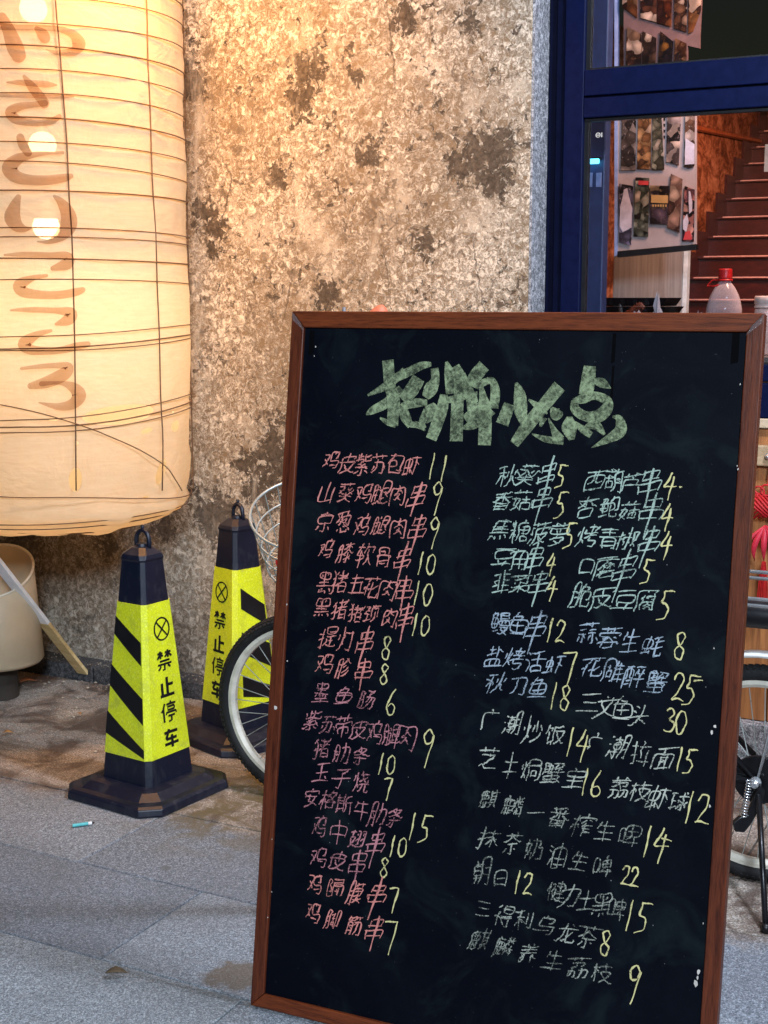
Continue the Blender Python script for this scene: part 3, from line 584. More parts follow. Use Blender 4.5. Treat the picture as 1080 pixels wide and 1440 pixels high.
GLYPHS['翅'] = [61, 36, 70, 43, 75, 44, -1, 22, 20, 33, 13, 45, 10, 76, 9, 80, 12, -1, 12, 49, 12, 41, 15, 32, 19, 25, 22, 24, -1, 42, 62, 45, 55, -1, 63, 64, 67, 55, -1, 39, 35, 48, 42, 52, 43, -1, 8, 67, 32, 67, -1, 21, 78, 21, 49, -1, 61, 75, 75, 74, 75, 22, 73, 20, 65, 20, -1, 39, 75, 53, 74, 52, 43, 53, 23, 51, 20, 42, 20, -1, 12, 49, 31, 49, 32, 45, 27, 31, 22, 24, 22, 20, 19, 19, 12, 11, 9, 10, -1]
GLYPHS['肉'] = [42, 33, 51, 29, 61, 20, -1, 41, 57, 48, 55, 62, 45, -1, 13, 9, 13, 66, 43, 66, 73, 66, 73, 10, 68, 8, 61, 9, -1, 44, 78, 44, 70, 41, 63, 41, 57, 33, 48, 25, 43, -1, 43, 42, 42, 33, 39, 32, 37, 28, 29, 21, 23, 20, -1]
GLYPHS['肋'] = [13, 36, 32, 36, -1, 13, 56, 32, 56, -1, 55, 78, 55, 51, 53, 34, 50, 24, 44, 13, -1, 42, 58, 76, 58, 74, 15, 72, 10, 70, 9, 67, 8, 60, 9, -1, 9, 7, 9, 13, 13, 27, 13, 75, 32, 75, 32, 11, 28, 9, 22, 11, -1]
GLYPHS['肠'] = [13, 36, 28, 36, -1, 52, 52, 50, 43, 43, 31, -1, 65, 73, 64, 69, 59, 64, 52, 60, 51, 58, 49, 58, 48, 53, -1, 13, 56, 28, 56, -1, 65, 51, 63, 41, 53, 22, 42, 10, 35, 9, -1, 8, 9, 11, 19, 13, 36, 13, 75, 29, 74, 28, 56, 29, 12, 27, 9, 20, 10, -1, 41, 52, 48, 53, 76, 51, 76, 35, 73, 15, 69, 9, 60, 9, -1, 40, 74, 66, 73, 70, 75, -1]
GLYPHS['胗'] = [41, 43, 46, 45, 55, 52, -1, 13, 36, 29, 36, -1, 56, 77, 56, 73, -1, 42, 10, 53, 13, 62, 18, 71, 26, 73, 30, -1, 43, 27, 54, 32, 64, 41, 65, 44, -1, 56, 73, 60, 72, 61, 69, 66, 64, 77, 56, -1, 13, 56, 37, 55, 49, 66, 53, 72, 56, 73, -1, 9, 10, 13, 32, 13, 75, 29, 75, 30, 11, 28, 9, 21, 10, -1]
GLYPHS['脆'] = [12, 36, 28, 36, -1, 66, 27, 72, 27, 74, 31, 73, 46, 53, 46, 53, 13, 56, 10, 75, 10, 77, 11, 79, 17, 78, 20, -1, 48, 72, 65, 72, 66, 67, 64, 65, 63, 58, -1, 8, 10, 12, 28, 12, 75, 28, 75, 28, 11, -1, 12, 56, 25, 56, 31, 53, 35, 53, 44, 58, 78, 58, -1, 21, 9, 26, 9, 28, 11, 35, 10, -1, 49, 79, 48, 72, 45, 70, 42, 64, 40, 56, 41, 28, 35, 10, -1]
GLYPHS['脚'] = [12, 56, 25, 56, -1, 69, 23, 72, 22, 76, 24, 76, 73, 62, 73, 62, 9, -1, 12, 36, 25, 36, -1, 35, 46, 53, 46, -1, 36, 64, 52, 64, -1, 50, 34, 55, 16, -1, 44, 78, 44, 49, 39, 29, 37, 26, 37, 19, 53, 21, -1, 8, 7, 12, 36, 12, 75, 26, 74, 25, 56, 26, 11, 25, 9, 19, 9, -1]
GLYPHS['腐'] = [46, 53, 53, 50, -1, 48, 31, 64, 25, -1, 31, 57, 32, 44, -1, 45, 79, 46, 72, -1, 35, 14, 41, 15, 49, 20, -1, 43, 60, 76, 60, -1, 9, 10, 13, 21, 15, 36, 15, 72, 77, 72, -1, 67, 65, 67, 46, 65, 44, 58, 44, -1, 26, 10, 27, 36, 72, 36, 73, 35, 72, 9, 63, 8, 61, 15, 49, 20, -1, 24, 54, 31, 57, 37, 66, -1, 35, 25, 38, 25, 48, 31, 50, 40, -1]
GLYPHS['腿'] = [52, 62, 74, 62, -1, 12, 37, 26, 37, -1, 69, 35, 77, 41, -1, 40, 17, 44, 16, 50, 11, 61, 9, 72, 9, 81, 12, -1, 36, 73, 40, 64, -1, 12, 57, 26, 57, -1, 52, 24, 63, 26, -1, 35, 50, 40, 49, 40, 17, -1, 52, 49, 74, 49, 74, 74, 52, 75, 52, 24, -1, 8, 10, 12, 33, 12, 76, 26, 75, 26, 12, -1, 62, 41, 66, 36, 69, 35, 69, 32, 75, 23, -1, 18, 10, 25, 9, 26, 12, 32, 11, 36, 16, 40, 17, -1]
GLYPHS['膜'] = [41, 48, 72, 48, -1, 59, 26, 60, 21, 66, 14, 76, 9, -1, 13, 36, 27, 36, -1, 13, 56, 28, 56, -1, 36, 72, 77, 72, -1, 56, 37, 41, 38, 41, 58, 72, 58, 72, 38, 56, 37, -1, 66, 78, 66, 66, -1, 47, 78, 47, 67, -1, 56, 37, 56, 30, 50, 16, 42, 10, 39, 9, 33, 10, -1, 36, 27, 59, 26, 77, 27, -1, 8, 9, 13, 36, 13, 75, 27, 75, 28, 11, 27, 9, 21, 9, -1]
GLYPHS['膝'] = [37, 55, 47, 61, 53, 69, -1, 57, 51, 73, 39, 79, 38, -1, 63, 69, 64, 66, 75, 56, -1, 13, 56, 28, 56, -1, 64, 23, 67, 19, 76, 13, -1, 43, 33, 48, 27, -1, 57, 37, 57, 10, 56, 8, 47, 9, -1, 57, 78, 57, 51, -1, 13, 36, 32, 37, 37, 36, 49, 44, 54, 50, 57, 51, -1, 8, 9, 13, 32, 13, 75, 28, 75, 29, 11, 28, 9, 24, 8, 21, 9, -1, 38, 71, 51, 71, 53, 69, 77, 71, -1, 37, 14, 57, 23, 64, 23, 65, 26, 71, 32, -1]
GLYPHS['芝'] = [42, 60, 45, 55, 46, 49, -1, 29, 18, 32, 13, 45, 10, 77, 11, -1, 58, 78, 58, 63, -1, 28, 78, 28, 63, -1, 11, 70, 76, 70, -1, 16, 48, 46, 49, 64, 48, 64, 46, 63, 43, 55, 35, 41, 25, 32, 21, 29, 18, 20, 18, 11, 12, -1]
GLYPHS['芦'] = [19, 38, 70, 37, -1, 40, 65, 43, 64, 45, 56, -1, 11, 72, 76, 72, -1, 57, 78, 57, 66, -1, 29, 77, 29, 66, -1, 10, 10, 16, 20, 18, 27, 20, 56, 69, 56, 70, 33, -1]
GLYPHS['花'] = [37, 29, 44, 32, 48, 32, -1, 11, 34, 18, 40, 23, 41, -1, 49, 36, 55, 37, 72, 47, -1, 11, 70, 76, 70, -1, 57, 78, 57, 64, -1, 30, 78, 30, 64, -1, 29, 55, 23, 45, 23, 9, -1, 48, 55, 49, 12, 51, 10, 56, 9, 74, 10, 78, 15, 77, 23, -1]
GLYPHS['苏'] = [68, 36, 72, 34, 77, 22, -1, 20, 34, 14, 23, -1, 17, 48, 63, 47, 60, 12, 57, 9, 46, 9, -1, 29, 77, 29, 62, -1, 58, 77, 58, 62, -1, 11, 70, 76, 70, -1, 40, 56, 38, 38, 33, 25, 23, 14, 16, 10, 12, 10, -1]
GLYPHS['茶'] = [26, 25, 23, 20, 14, 12, -1, 9, 41, 14, 41, 28, 48, 42, 60, 45, 60, 54, 52, 70, 43, 75, 41, 81, 42, -1, 58, 25, 65, 21, -1, 58, 78, 58, 63, -1, 28, 77, 28, 63, -1, 19, 35, 67, 35, -1, 43, 45, 43, 9, 41, 8, 33, 9, -1, 11, 70, 76, 70, -1]
GLYPHS['荔'] = [14, 44, 24, 45, 33, 49, 37, 53, 38, 58, -1, 42, 65, 42, 59, -1, 46, 32, 74, 31, 73, 11, 71, 8, 62, 8, -1, 11, 73, 76, 73, -1, 57, 78, 57, 68, -1, 29, 78, 29, 68, -1, 22, 38, 20, 22, 16, 14, 10, 10, -1, 10, 32, 37, 31, 36, 13, 33, 8, 27, 8, -1, 58, 38, 58, 27, 53, 15, 48, 10, 44, 10, -1, 17, 59, 38, 58, 67, 59, 68, 52, 66, 47, 64, 45, 55, 45, -1]
GLYPHS['菇'] = [46, 12, 74, 12, -1, 60, 56, 60, 31, -1, 10, 71, 77, 71, -1, 44, 47, 77, 47, -1, 29, 78, 29, 65, -1, 56, 78, 56, 66, -1, 46, 8, 46, 31, 73, 31, 74, 12, -1, 9, 48, 34, 48, 34, 42, 30, 30, 22, 17, 11, 9, 7, 10, -1, 22, 59, 21, 51, 14, 35, 14, 29, 22, 25, 36, 14, -1]
GLYPHS['菜'] = [50, 29, 51, 25, 60, 18, 73, 12, 80, 13, -1, 9, 11, 21, 15, 28, 19, 29, 21, 31, 21, 36, 26, 37, 30, -1, 14, 58, 20, 57, 57, 60, 64, 62, 69, 61, -1, 19, 48, 22, 42, -1, 72, 53, 65, 42, -1, 41, 50, 43, 44, -1, 43, 37, 43, 9, -1, 10, 73, 77, 73, -1, 29, 78, 29, 67, -1, 57, 78, 57, 68, -1, 9, 31, 34, 31, 50, 29, 52, 31, 77, 31, -1]
GLYPHS['菠'] = [19, 25, 18, 21, 11, 11, -1, 11, 43, 18, 40, -1, 14, 61, 21, 57, -1, 37, 9, 49, 13, 55, 18, -1, 9, 73, 77, 73, -1, 26, 9, 31, 18, 34, 28, 35, 54, 74, 54, 75, 53, 74, 47, -1, 29, 77, 29, 67, -1, 57, 78, 57, 66, 55, 60, 55, 39, -1, 34, 39, 42, 38, 69, 39, 70, 34, 65, 26, 60, 22, 59, 18, -1, 42, 38, 43, 33, 55, 18, 59, 18, 62, 15, 74, 10, 80, 11, -1]
GLYPHS['萝'] = [29, 26, 39, 20, 41, 16, -1, 53, 59, 53, 46, -1, 11, 72, 77, 72, -1, 33, 58, 15, 59, 14, 58, 15, 46, 73, 46, 72, 59, 33, 58, -1, 58, 78, 58, 67, -1, 28, 78, 28, 67, -1, 33, 58, 33, 49, 36, 43, 34, 35, -1, 15, 28, 20, 29, 25, 33, 34, 35, 65, 34, 64, 29, 54, 20, 48, 17, 41, 16, 38, 13, 21, 9, 14, 8, 10, 9, -1]
GLYPHS['葫'] = [50, 30, 73, 30, -1, 50, 44, 73, 44, -1, 11, 50, 38, 50, -1, 24, 60, 24, 34, -1, 9, 73, 77, 73, -1, 13, 16, 36, 16, 36, 33, 14, 34, 13, 11, -1, 57, 78, 57, 68, -1, 29, 78, 29, 68, -1, 41, 10, 46, 16, 50, 26, 50, 58, 72, 59, 73, 10, 67, 8, 64, 9, -1]
GLYPHS['葱'] = [29, 25, 29, 12, 34, 9, 55, 9, 59, 11, 60, 17, -1, 30, 47, 29, 43, 24, 38, 21, 37, -1, 38, 59, 34, 47, -1, 54, 59, 54, 55, 50, 48, 49, 43, -1, 45, 43, 44, 38, -1, 67, 25, 76, 12, -1, 17, 23, 12, 13, -1, 43, 26, 47, 24, -1, 13, 50, 16, 51, 22, 58, 26, 60, -1, 11, 73, 76, 73, -1, 57, 78, 57, 69, -1, 28, 78, 26, 60, -1, 26, 60, 70, 59, 70, 45, 69, 39, 66, 34, 60, 33, 56, 35, 56, 40, 26, 49, -1]
GLYPHS['葵'] = [43, 26, 46, 22, 72, 10, -1, 55, 55, 66, 62, -1, 14, 60, 34, 60, 35, 57, 32, 51, 21, 41, 10, 36, -1, 10, 73, 76, 73, -1, 58, 78, 58, 69, -1, 28, 78, 28, 69, -1, 12, 53, 16, 53, 19, 51, 28, 41, 43, 40, 58, 41, 75, 54, 79, 54, -1, 48, 64, 51, 57, 55, 55, 56, 51, 60, 47, 68, 41, 77, 37, -1, 17, 28, 40, 28, 43, 26, 46, 28, 70, 28, -1, 9, 10, 16, 9, 34, 16, 43, 26, 43, 40, -1]
GLYPHS['蒜'] = [74, 30, 79, 17, -1, 33, 32, 36, 30, 38, 23, -1, 13, 31, 13, 27, 9, 17, -1, 61, 41, 61, 9, 54, 8, -1, 14, 56, 36, 56, -1, 25, 41, 25, 10, 23, 8, 17, 9, -1, 53, 33, 50, 31, 45, 17, -1, 50, 56, 74, 56, -1, 10, 72, 76, 72, -1, 57, 78, 57, 66, -1, 29, 77, 29, 66, -1, 46, 42, 61, 41, 77, 42, -1, 9, 42, 25, 41, 38, 42, -1]
GLYPHS['蓉'] = [23, 11, 63, 11, -1, 42, 66, 44, 59, -1, 57, 51, 69, 44, -1, 18, 43, 23, 45, 31, 52, -1, 12, 51, 13, 59, 73, 59, 74, 51, -1, 11, 73, 76, 73, -1, 57, 78, 57, 68, -1, 28, 78, 28, 68, -1, 9, 25, 24, 28, 69, 29, 75, 26, 78, 27, -1, 23, 11, 23, 25, 28, 34, 35, 38, 40, 44, 45, 45, 49, 40, 61, 32, 63, 26, 63, 11, -1]
GLYPHS['蘑'] = [57, 78, 57, 74, -1, 29, 78, 29, 74, -1, 34, 48, 43, 44, -1, 22, 39, 26, 41, 31, 47, 34, 48, -1, 42, 69, 45, 67, 46, 63, -1, 23, 52, 44, 52, -1, 9, 74, 77, 74, -1, 34, 56, 34, 38, -1, 62, 55, 62, 38, -1, 36, 30, 36, 25, 33, 17, 33, 10, 71, 10, -1, 21, 15, 30, 20, 38, 22, 70, 22, 71, 10, -1, 10, 10, 14, 26, 15, 62, 46, 63, 77, 62, -1, 23, 31, 36, 30, 75, 31, -1, 52, 52, 59, 52, 76, 40, -1, 51, 41, 66, 52, 75, 52, -1]
GLYPHS['虾'] = [57, 53, 63, 51, 75, 41, -1, 23, 77, 23, 16, -1, 40, 72, 78, 72, -1, 11, 39, 35, 39, 35, 62, 11, 63, 11, 35, -1, 7, 14, 35, 18, -1, 56, 72, 57, 53, 56, 9, -1, 32, 29, 35, 23, 35, 18, 37, 17, 38, 13, -1]
GLYPHS['蚝'] = [56, 71, 57, 11, 61, 9, 76, 10, 78, 14, 78, 19, -1, 42, 32, 78, 38, -1, 43, 50, 74, 56, -1, 22, 78, 22, 18, -1, 11, 39, 33, 39, 33, 63, 11, 64, 11, 35, -1, 32, 28, 36, 14, -1, 8, 15, 13, 15, 27, 19, 34, 19, -1, 42, 69, 56, 71, 60, 74, 73, 77, -1]
GLYPHS['蟹'] = [59, 76, 57, 70, 50, 64, -1, 48, 53, 50, 56, 53, 57, -1, 19, 76, 32, 75, 31, 68, -1, 34, 41, 39, 41, -1, 50, 64, 53, 57, -1, 27, 67, 27, 44, -1, 48, 46, 79, 46, -1, 48, 76, 75, 76, 76, 72, 74, 66, 71, 64, 67, 65, -1, 14, 58, 40, 58, -1, 14, 50, 40, 50, -1, 53, 57, 77, 56, -1, 14, 67, 31, 68, 40, 66, 39, 41, -1, 39, 41, 43, 37, 43, 11, -1, 12, 10, 43, 11, 53, 10, 68, 12, 72, 11, -1, 67, 65, 63, 60, 63, 42, -1, 66, 21, 21, 21, 19, 23, 20, 33, 66, 33, 68, 31, 66, 16, 68, 12, -1, 19, 76, 16, 75, 14, 72, 14, 50, 9, 41, -1]
GLYPHS['西'] = [14, 13, 73, 13, -1, 52, 73, 53, 35, 60, 33, 73, 33, -1, 11, 73, 76, 73, -1, 34, 73, 34, 48, 32, 42, 25, 33, 14, 32, -1, 14, 9, 14, 55, 72, 55, 73, 13, -1]
GLYPHS['角'] = [32, 78, 32, 74, -1, 32, 74, 56, 73, 57, 72, 54, 67, 53, 60, -1, 21, 43, 71, 43, -1, 20, 27, 71, 27, -1, 45, 59, 45, 11, -1, 12, 56, 20, 60, 71, 59, 71, 11, 69, 9, 63, 8, 59, 9, -1, 32, 74, 28, 73, 20, 60, 20, 27, 18, 19, 13, 10, -1]
GLYPHS['豆'] = [26, 30, 30, 23, 30, 20, -1, 12, 74, 74, 74, -1, 60, 30, 54, 18, 53, 12, -1, 23, 38, 65, 38, 66, 58, 19, 59, 19, 39, 23, 38, -1, 10, 11, 53, 12, 77, 11, -1]
GLYPHS['车'] = [36, 77, 33, 71, 33, 67, -1, 29, 66, 28, 60, 20, 46, 21, 42, 70, 42, -1, 11, 24, 77, 24, -1, 47, 55, 47, 9, -1, 12, 66, 33, 67, 75, 66, -1]
GLYPHS['软'] = [52, 66, 76, 66, 77, 60, 74, 49, -1, 60, 33, 57, 32, 55, 24, 48, 14, 43, 10, -1, 27, 80, 24, 78, 24, 74, 14, 50, 13, 44, 38, 43, -1, 10, 68, 38, 68, -1, 9, 24, 12, 23, 36, 27, 41, 30, -1, 28, 55, 28, 8, -1, 53, 78, 52, 66, 50, 64, 45, 50, -1, 60, 52, 59, 46, 60, 33, 63, 32, 68, 20, 77, 10, -1]
GLYPHS['醉'] = [59, 78, 61, 70, -1, 10, 14, 33, 14, -1, 67, 51, 71, 50, 77, 43, -1, 50, 52, 57, 48, 58, 43, 61, 43, -1, 9, 27, 33, 27, -1, 8, 75, 33, 75, -1, 25, 75, 24, 56, 25, 41, 33, 40, -1, 17, 75, 17, 43, 14, 37, 9, 37, -1, 43, 28, 78, 28, -1, 44, 69, 61, 70, 77, 69, -1, 9, 8, 10, 59, 33, 58, 33, 10, -1, 69, 61, 67, 51, 62, 45, 61, 38, 59, 36, 59, 9, -1, 51, 62, 50, 52, 47, 50, 43, 41, -1]
GLYPHS['隔'] = [19, 28, 25, 28, 28, 33, 28, 41, 26, 47, 22, 52, 22, 59, 27, 74, 11, 75, 11, 9, -1, 38, 8, 38, 44, 76, 44, 77, 11, 75, 8, 69, 8, -1, 49, 38, 53, 31, 53, 26, -1, 67, 37, 63, 31, 63, 26, -1, 57, 26, 57, 10, -1, 37, 75, 77, 75, -1, 73, 59, 73, 65, 41, 64, 42, 53, 73, 53, 73, 59, -1, 47, 26, 67, 26, -1]
GLYPHS['雕'] = [41, 51, 51, 54, -1, 19, 49, 34, 49, -1, 8, 10, 12, 30, 12, 75, 40, 75, 41, 13, 40, 10, 33, 9, -1, 52, 12, 78, 12, -1, 52, 46, 77, 46, -1, 52, 30, 77, 30, -1, 26, 68, 26, 49, -1, 53, 63, 78, 63, -1, 20, 61, 32, 61, -1, 19, 23, 32, 23, 32, 39, 20, 40, 19, 19, -1, 66, 77, 68, 72, 67, 12, -1, 57, 77, 54, 70, 51, 54, 52, 12, -1]
GLYPHS['青'] = [21, 21, 65, 21, -1, 21, 31, 65, 31, -1, 18, 63, 69, 63, -1, 10, 52, 76, 52, -1, 15, 74, 72, 74, -1, 21, 9, 22, 42, 64, 42, 65, 10, 64, 8, 53, 8, -1, 43, 78, 43, 52, -1]
GLYPHS['面'] = [42, 73, 40, 57, -1, 31, 28, 54, 28, -1, 31, 42, 54, 42, -1, 10, 73, 77, 73, -1, 54, 56, 54, 12, -1, 13, 12, 73, 12, -1, 31, 56, 31, 12, -1, 13, 12, 13, 56, 40, 57, 73, 55, 73, 12, -1]
GLYPHS['韭'] = [53, 47, 74, 47, -1, 13, 29, 33, 29, -1, 14, 47, 33, 47, -1, 53, 64, 75, 64, -1, 13, 64, 33, 64, -1, 53, 29, 75, 29, -1, 33, 77, 33, 11, -1, 53, 77, 53, 11, -1, 10, 11, 77, 11, -1]
GLYPHS['颈'] = [61, 74, 59, 61, -1, 26, 59, 37, 51, -1, 61, 50, 60, 26, 56, 18, 50, 12, 43, 9, -1, 24, 38, 24, 16, -1, 12, 38, 36, 38, -1, 9, 13, 16, 13, 24, 16, 37, 18, -1, 44, 75, 61, 74, 78, 75, -1, 47, 28, 47, 60, 59, 61, 75, 60, 75, 28, -1, 12, 74, 32, 74, 32, 70, 28, 65, 26, 59, 22, 58, 14, 51, 10, 50, -1]
GLYPHS['饭'] = [18, 49, 19, 17, -1, 44, 10, 49, 12, 61, 22, -1, 50, 54, 50, 47, 53, 38, 56, 31, 61, 27, -1, 15, 66, 30, 66, 31, 62, 28, 54, -1, 61, 27, 61, 22, -1, 61, 22, 73, 11, 77, 10, -1, 41, 54, 73, 53, 73, 48, 70, 39, 64, 28, 61, 27, -1, 77, 75, 71, 76, 61, 73, 44, 72, 41, 70, 41, 36, 38, 21, 33, 10, -1, 17, 77, 15, 66, 8, 50, -1, 15, 11, 19, 17, 26, 19, 29, 22, -1]
GLYPHS['香'] = [22, 23, 66, 23, -1, 22, 11, 66, 11, -1, 22, 36, 66, 35, -1, 10, 59, 77, 59, -1, 43, 73, 43, 44, -1, 10, 38, 19, 41, 20, 43, 22, 43, 27, 48, 30, 49, 35, 55, 35, 59, -1, 52, 59, 53, 53, 59, 48, 70, 41, 77, 39, -1, 16, 73, 23, 72, 40, 74, 43, 73, 46, 75, 53, 75, 65, 78, 69, 76, -1, 19, 41, 20, 37, 22, 36, 22, 11, -1, 70, 41, 66, 35, 66, 11, -1]
GLYPHS['骨'] = [22, 21, 64, 21, -1, 22, 32, 64, 32, -1, 23, 65, 45, 65, 46, 54, -1, 23, 54, 24, 75, 63, 75, 63, 54, -1, 11, 44, 12, 54, 74, 54, 75, 44, -1, 22, 9, 23, 43, 63, 43, 64, 10, 63, 8, 52, 9, -1]
GLYPHS['鱼'] = [11, 12, 76, 12, -1, 31, 73, 53, 72, 54, 68, 51, 64, 50, 58, -1, 43, 57, 43, 25, -1, 18, 41, 69, 41, -1, 11, 56, 18, 58, 69, 57, 69, 25, 18, 26, 18, 58, 20, 64, 28, 72, 31, 73, 32, 79, 36, 80, -1]
GLYPHS['鲍'] = [19, 72, 32, 71, 28, 58, -1, 9, 13, 37, 15, -1, 50, 69, 75, 69, 75, 33, 72, 28, 64, 28, -1, 47, 56, 48, 12, 50, 10, 56, 9, 76, 10, 79, 16, 78, 19, -1, 23, 58, 23, 27, -1, 12, 42, 36, 42, -1, 52, 77, 50, 69, 44, 62, 44, 58, -1, 20, 78, 19, 72, 13, 65, 12, 27, 36, 27, 36, 58, -1, 12, 58, 44, 58, 46, 56, 63, 56, 64, 35, 47, 35, -1]
GLYPHS['鳗'] = [45, 67, 73, 67, -1, 53, 50, 53, 38, -1, 9, 13, 32, 16, -1, 65, 50, 65, 39, -1, 47, 29, 49, 23, 55, 18, 56, 15, -1, 63, 15, 65, 12, 77, 9, -1, 11, 42, 32, 42, -1, 73, 67, 73, 76, 45, 75, 45, 60, 47, 58, 72, 58, 73, 67, -1, 65, 39, 44, 38, 43, 50, 76, 50, 77, 39, 76, 38, 65, 39, -1, 15, 72, 28, 72, 28, 67, 22, 55, 22, 27, -1, 16, 78, 15, 72, 11, 65, 11, 27, 32, 27, 32, 57, 11, 58, -1, 42, 30, 46, 29, 71, 30, 72, 27, 70, 23, 64, 18, 63, 15, 56, 15, 54, 12, 44, 9, 37, 10, -1]
GLYPHS['鸡'] = [41, 24, 65, 24, -1, 12, 57, 19, 45, 24, 43, -1, 56, 79, 54, 71, -1, 24, 35, 27, 33, 31, 26, -1, 61, 48, 68, 48, 69, 50, 71, 70, 70, 71, 43, 70, 43, 39, 76, 37, 75, 15, 73, 10, 70, 8, 60, 10, -1, 10, 69, 32, 68, 29, 51, 27, 45, 24, 43, 24, 35, 21, 33, 12, 19, -1]
GLYPHS['麒'] = [32, 28, 39, 28, -1, 53, 54, 73, 54, -1, 25, 78, 26, 71, -1, 53, 42, 73, 42, -1, 70, 20, 77, 9, -1, 19, 28, 26, 28, -1, 59, 22, 55, 19, 52, 13, 46, 9, -1, 32, 37, 32, 13, -1, 19, 37, 20, 13, -1, 12, 58, 40, 57, 40, 43, 12, 43, -1, 21, 71, 21, 43, -1, 30, 71, 30, 43, -1, 73, 78, 73, 28, -1, 53, 78, 53, 28, -1, 48, 28, 78, 28, -1, 48, 67, 77, 67, -1, 20, 13, 29, 12, 40, 15, -1, 40, 71, 11, 70, 12, 43, 11, 26, 8, 10, -1]
GLYPHS['麟'] = [76, 77, 72, 71, 72, 65, -1, 48, 39, 57, 38, -1, 19, 28, 24, 28, -1, 50, 76, 52, 72, 52, 65, -1, 22, 79, 25, 78, 26, 71, -1, 66, 63, 68, 59, 78, 51, -1, 19, 36, 19, 13, -1, 31, 36, 31, 13, -1, 74, 44, 74, 8, -1, 12, 58, 39, 57, 39, 43, 12, 43, -1, 20, 64, 20, 43, -1, 30, 64, 30, 43, -1, 63, 30, 63, 20, 78, 20, -1, 64, 37, 78, 37, -1, 61, 63, 47, 51, 49, 44, 43, 28, -1, 39, 71, 11, 70, 12, 43, 8, 7, -1, 19, 13, 26, 14, 35, 13, 39, 16, -1, 62, 78, 62, 66, 61, 63, 62, 60, 62, 49, -1, 31, 28, 40, 27, 43, 28, 52, 24, -1, 46, 65, 57, 65, 61, 63, 66, 63, 68, 65, 77, 65, -1, 57, 38, 55, 26, 52, 24, 51, 17, 48, 12, -1]
GLYPHS['黑'] = [70, 18, 76, 9, -1, 36, 19, 34, 16, 34, 10, -1, 58, 68, 54, 60, -1, 18, 18, 12, 9, -1, 52, 16, 54, 9, -1, 29, 68, 33, 60, -1, 9, 28, 77, 28, -1, 43, 75, 43, 28, -1, 43, 75, 67, 76, 68, 52, 17, 53, 18, 76, 43, 75, -1, 16, 41, 70, 41, -1]
GLYPHS['龙'] = [31, 14, 35, 14, 43, 19, 48, 20, -1, 49, 27, 55, 28, 65, 39, 70, 47, -1, 55, 76, 66, 69, -1, 35, 77, 32, 47, 28, 33, 22, 22, 12, 12, 5, 12, -1, 10, 58, 77, 58, -1, 48, 58, 49, 27, 48, 17, 50, 12, 57, 10, 75, 11, 78, 15, 78, 19, 76, 21, -1]
def glyph(ch):
    """hand strokes of one character, unit square, y up"""
    out, cur = [], []
    for c in GLYPHS[ch]:
        if c < 0:
            out.append([(cur[i] / 88.0, cur[i + 1] / 88.0) for i in range(0, len(cur), 2)]); cur = []
        else: cur.append(c)
    return out

Z = Vector((0, 0, 1))
# ================================================================== GROUND
mb = MB(); mb.add([(-60, -60, -.014), (60, -60, -.014), (60, 60, -.014), (-60, 60, -.014)], [(0, 1, 2, 3)])
tag(mb.build('ground', plain('dark_bedding', (.022, .020, .019), .9, 0, .3, 8, .4, 90)), kind='structure')
pave = bpy.data.objects.new('pavement', None); scene.collection.objects.link(pave)
tag(pave, kind='structure')
def stone_mesh(w, d):
    m = MB(); b = .0016
    x, y = w / 2, d / 2
    vs = []
    for (ix, z) in ((0, -.035), (0, -b), (b, 0)):
        vs += [(-x + ix, -y + ix, z), (x - ix, -y + ix, z), (x - ix, y - ix, z), (-x + ix, y - ix, z)]
    fs = [(8, 9, 10, 11)] + [(k * 4 + i, k * 4 + (i + 1) % 4, (k + 1) * 4 + (i + 1) % 4, (k + 1) * 4 + i) for k in (0, 1) for i in range(4)]
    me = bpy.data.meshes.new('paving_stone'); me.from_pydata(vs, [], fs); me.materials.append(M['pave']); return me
J = .0042
rows = []
g = 2.0 - .352 * 9
while g < 3.5:
    g1 = min(g + .352, 3.556)
    if 3.556 - g1 < .1: g1 = 3.556
    rows.append((g, g1)); g = g1
for (g0, g1) in rows:
    k = round((g0 - 2.0) / .352)
    off = -1.673 if k % 2 == 0 else -1.333
    me = stone_mesh(.69 - J, g1 - g0 - J)
    e = off - .69 * 5
    while e < 2.6:
        o = bpy.data.objects.new('paving_stone', me); scene.collection.objects.link(o); o.parent = pave
        o.location = EG(e + .345, (g0 + g1) / 2, R.uniform(-.0012, 0))
        o.rotation_euler = (R.gauss(0, .0006), R.gauss(0, .0006), -WANG)
        e += .69

# ================================================================== BUILDING
WG = 3.66          # face of the plaster wall
SG = 3.742         # face of the shop front
E_END = e_of(on_g(744.5, 300, WG))
def wp(px, py): return on_g(px, py, WG)
blobs = [(wp(430, 95), .055), (wp(420, 140), .06), (wp(505, 110), .03), (wp(570, 25), .05), (wp(675, 215), .09), (wp(690, 255), .05), (wp(650, 240), .05),
         (wp(285, 295), .06), (wp(295, 325), .05), (wp(298, 350), .03), (wp(270, 120), .05), (wp(600, 340), .05), (wp(520, 215), .05), (wp(395, 245), .05),
         (wp(460, 415), .05), (wp(205, 770), .06), (wp(190, 800), .05), (wp(232, 745), .05), (wp(300, 720), .09), (wp(372, 700), .07), (wp(385, 640), .06),
         (wp(150, 770), .05), (wp(280, 700), .06), (wp(345, 655), .05), (wp(660, 30), .05), (wp(20, 760), .12)]
M['wall'] = wall_mat('flaking_plaster', blobs)
M['wall_in'] = indoor_plaster()
wall = thing('plaster_wall', EG(E_END - 2.2, WG, 0), 'tall old wall of flaking beige plaster beside the blue shop front', 'wall')
m = MB(); m.ebox(E_END - 4.6, E_END, WG, WG + .34, 0, 4.6); m.build('wall_face', M['wall'], wall)
m = MB(); m.ebox(E_END, E_END + .006, WG + .002, SG + .2, 0, 4.6); m.build('stone_reveal', M['quoin'], wall)
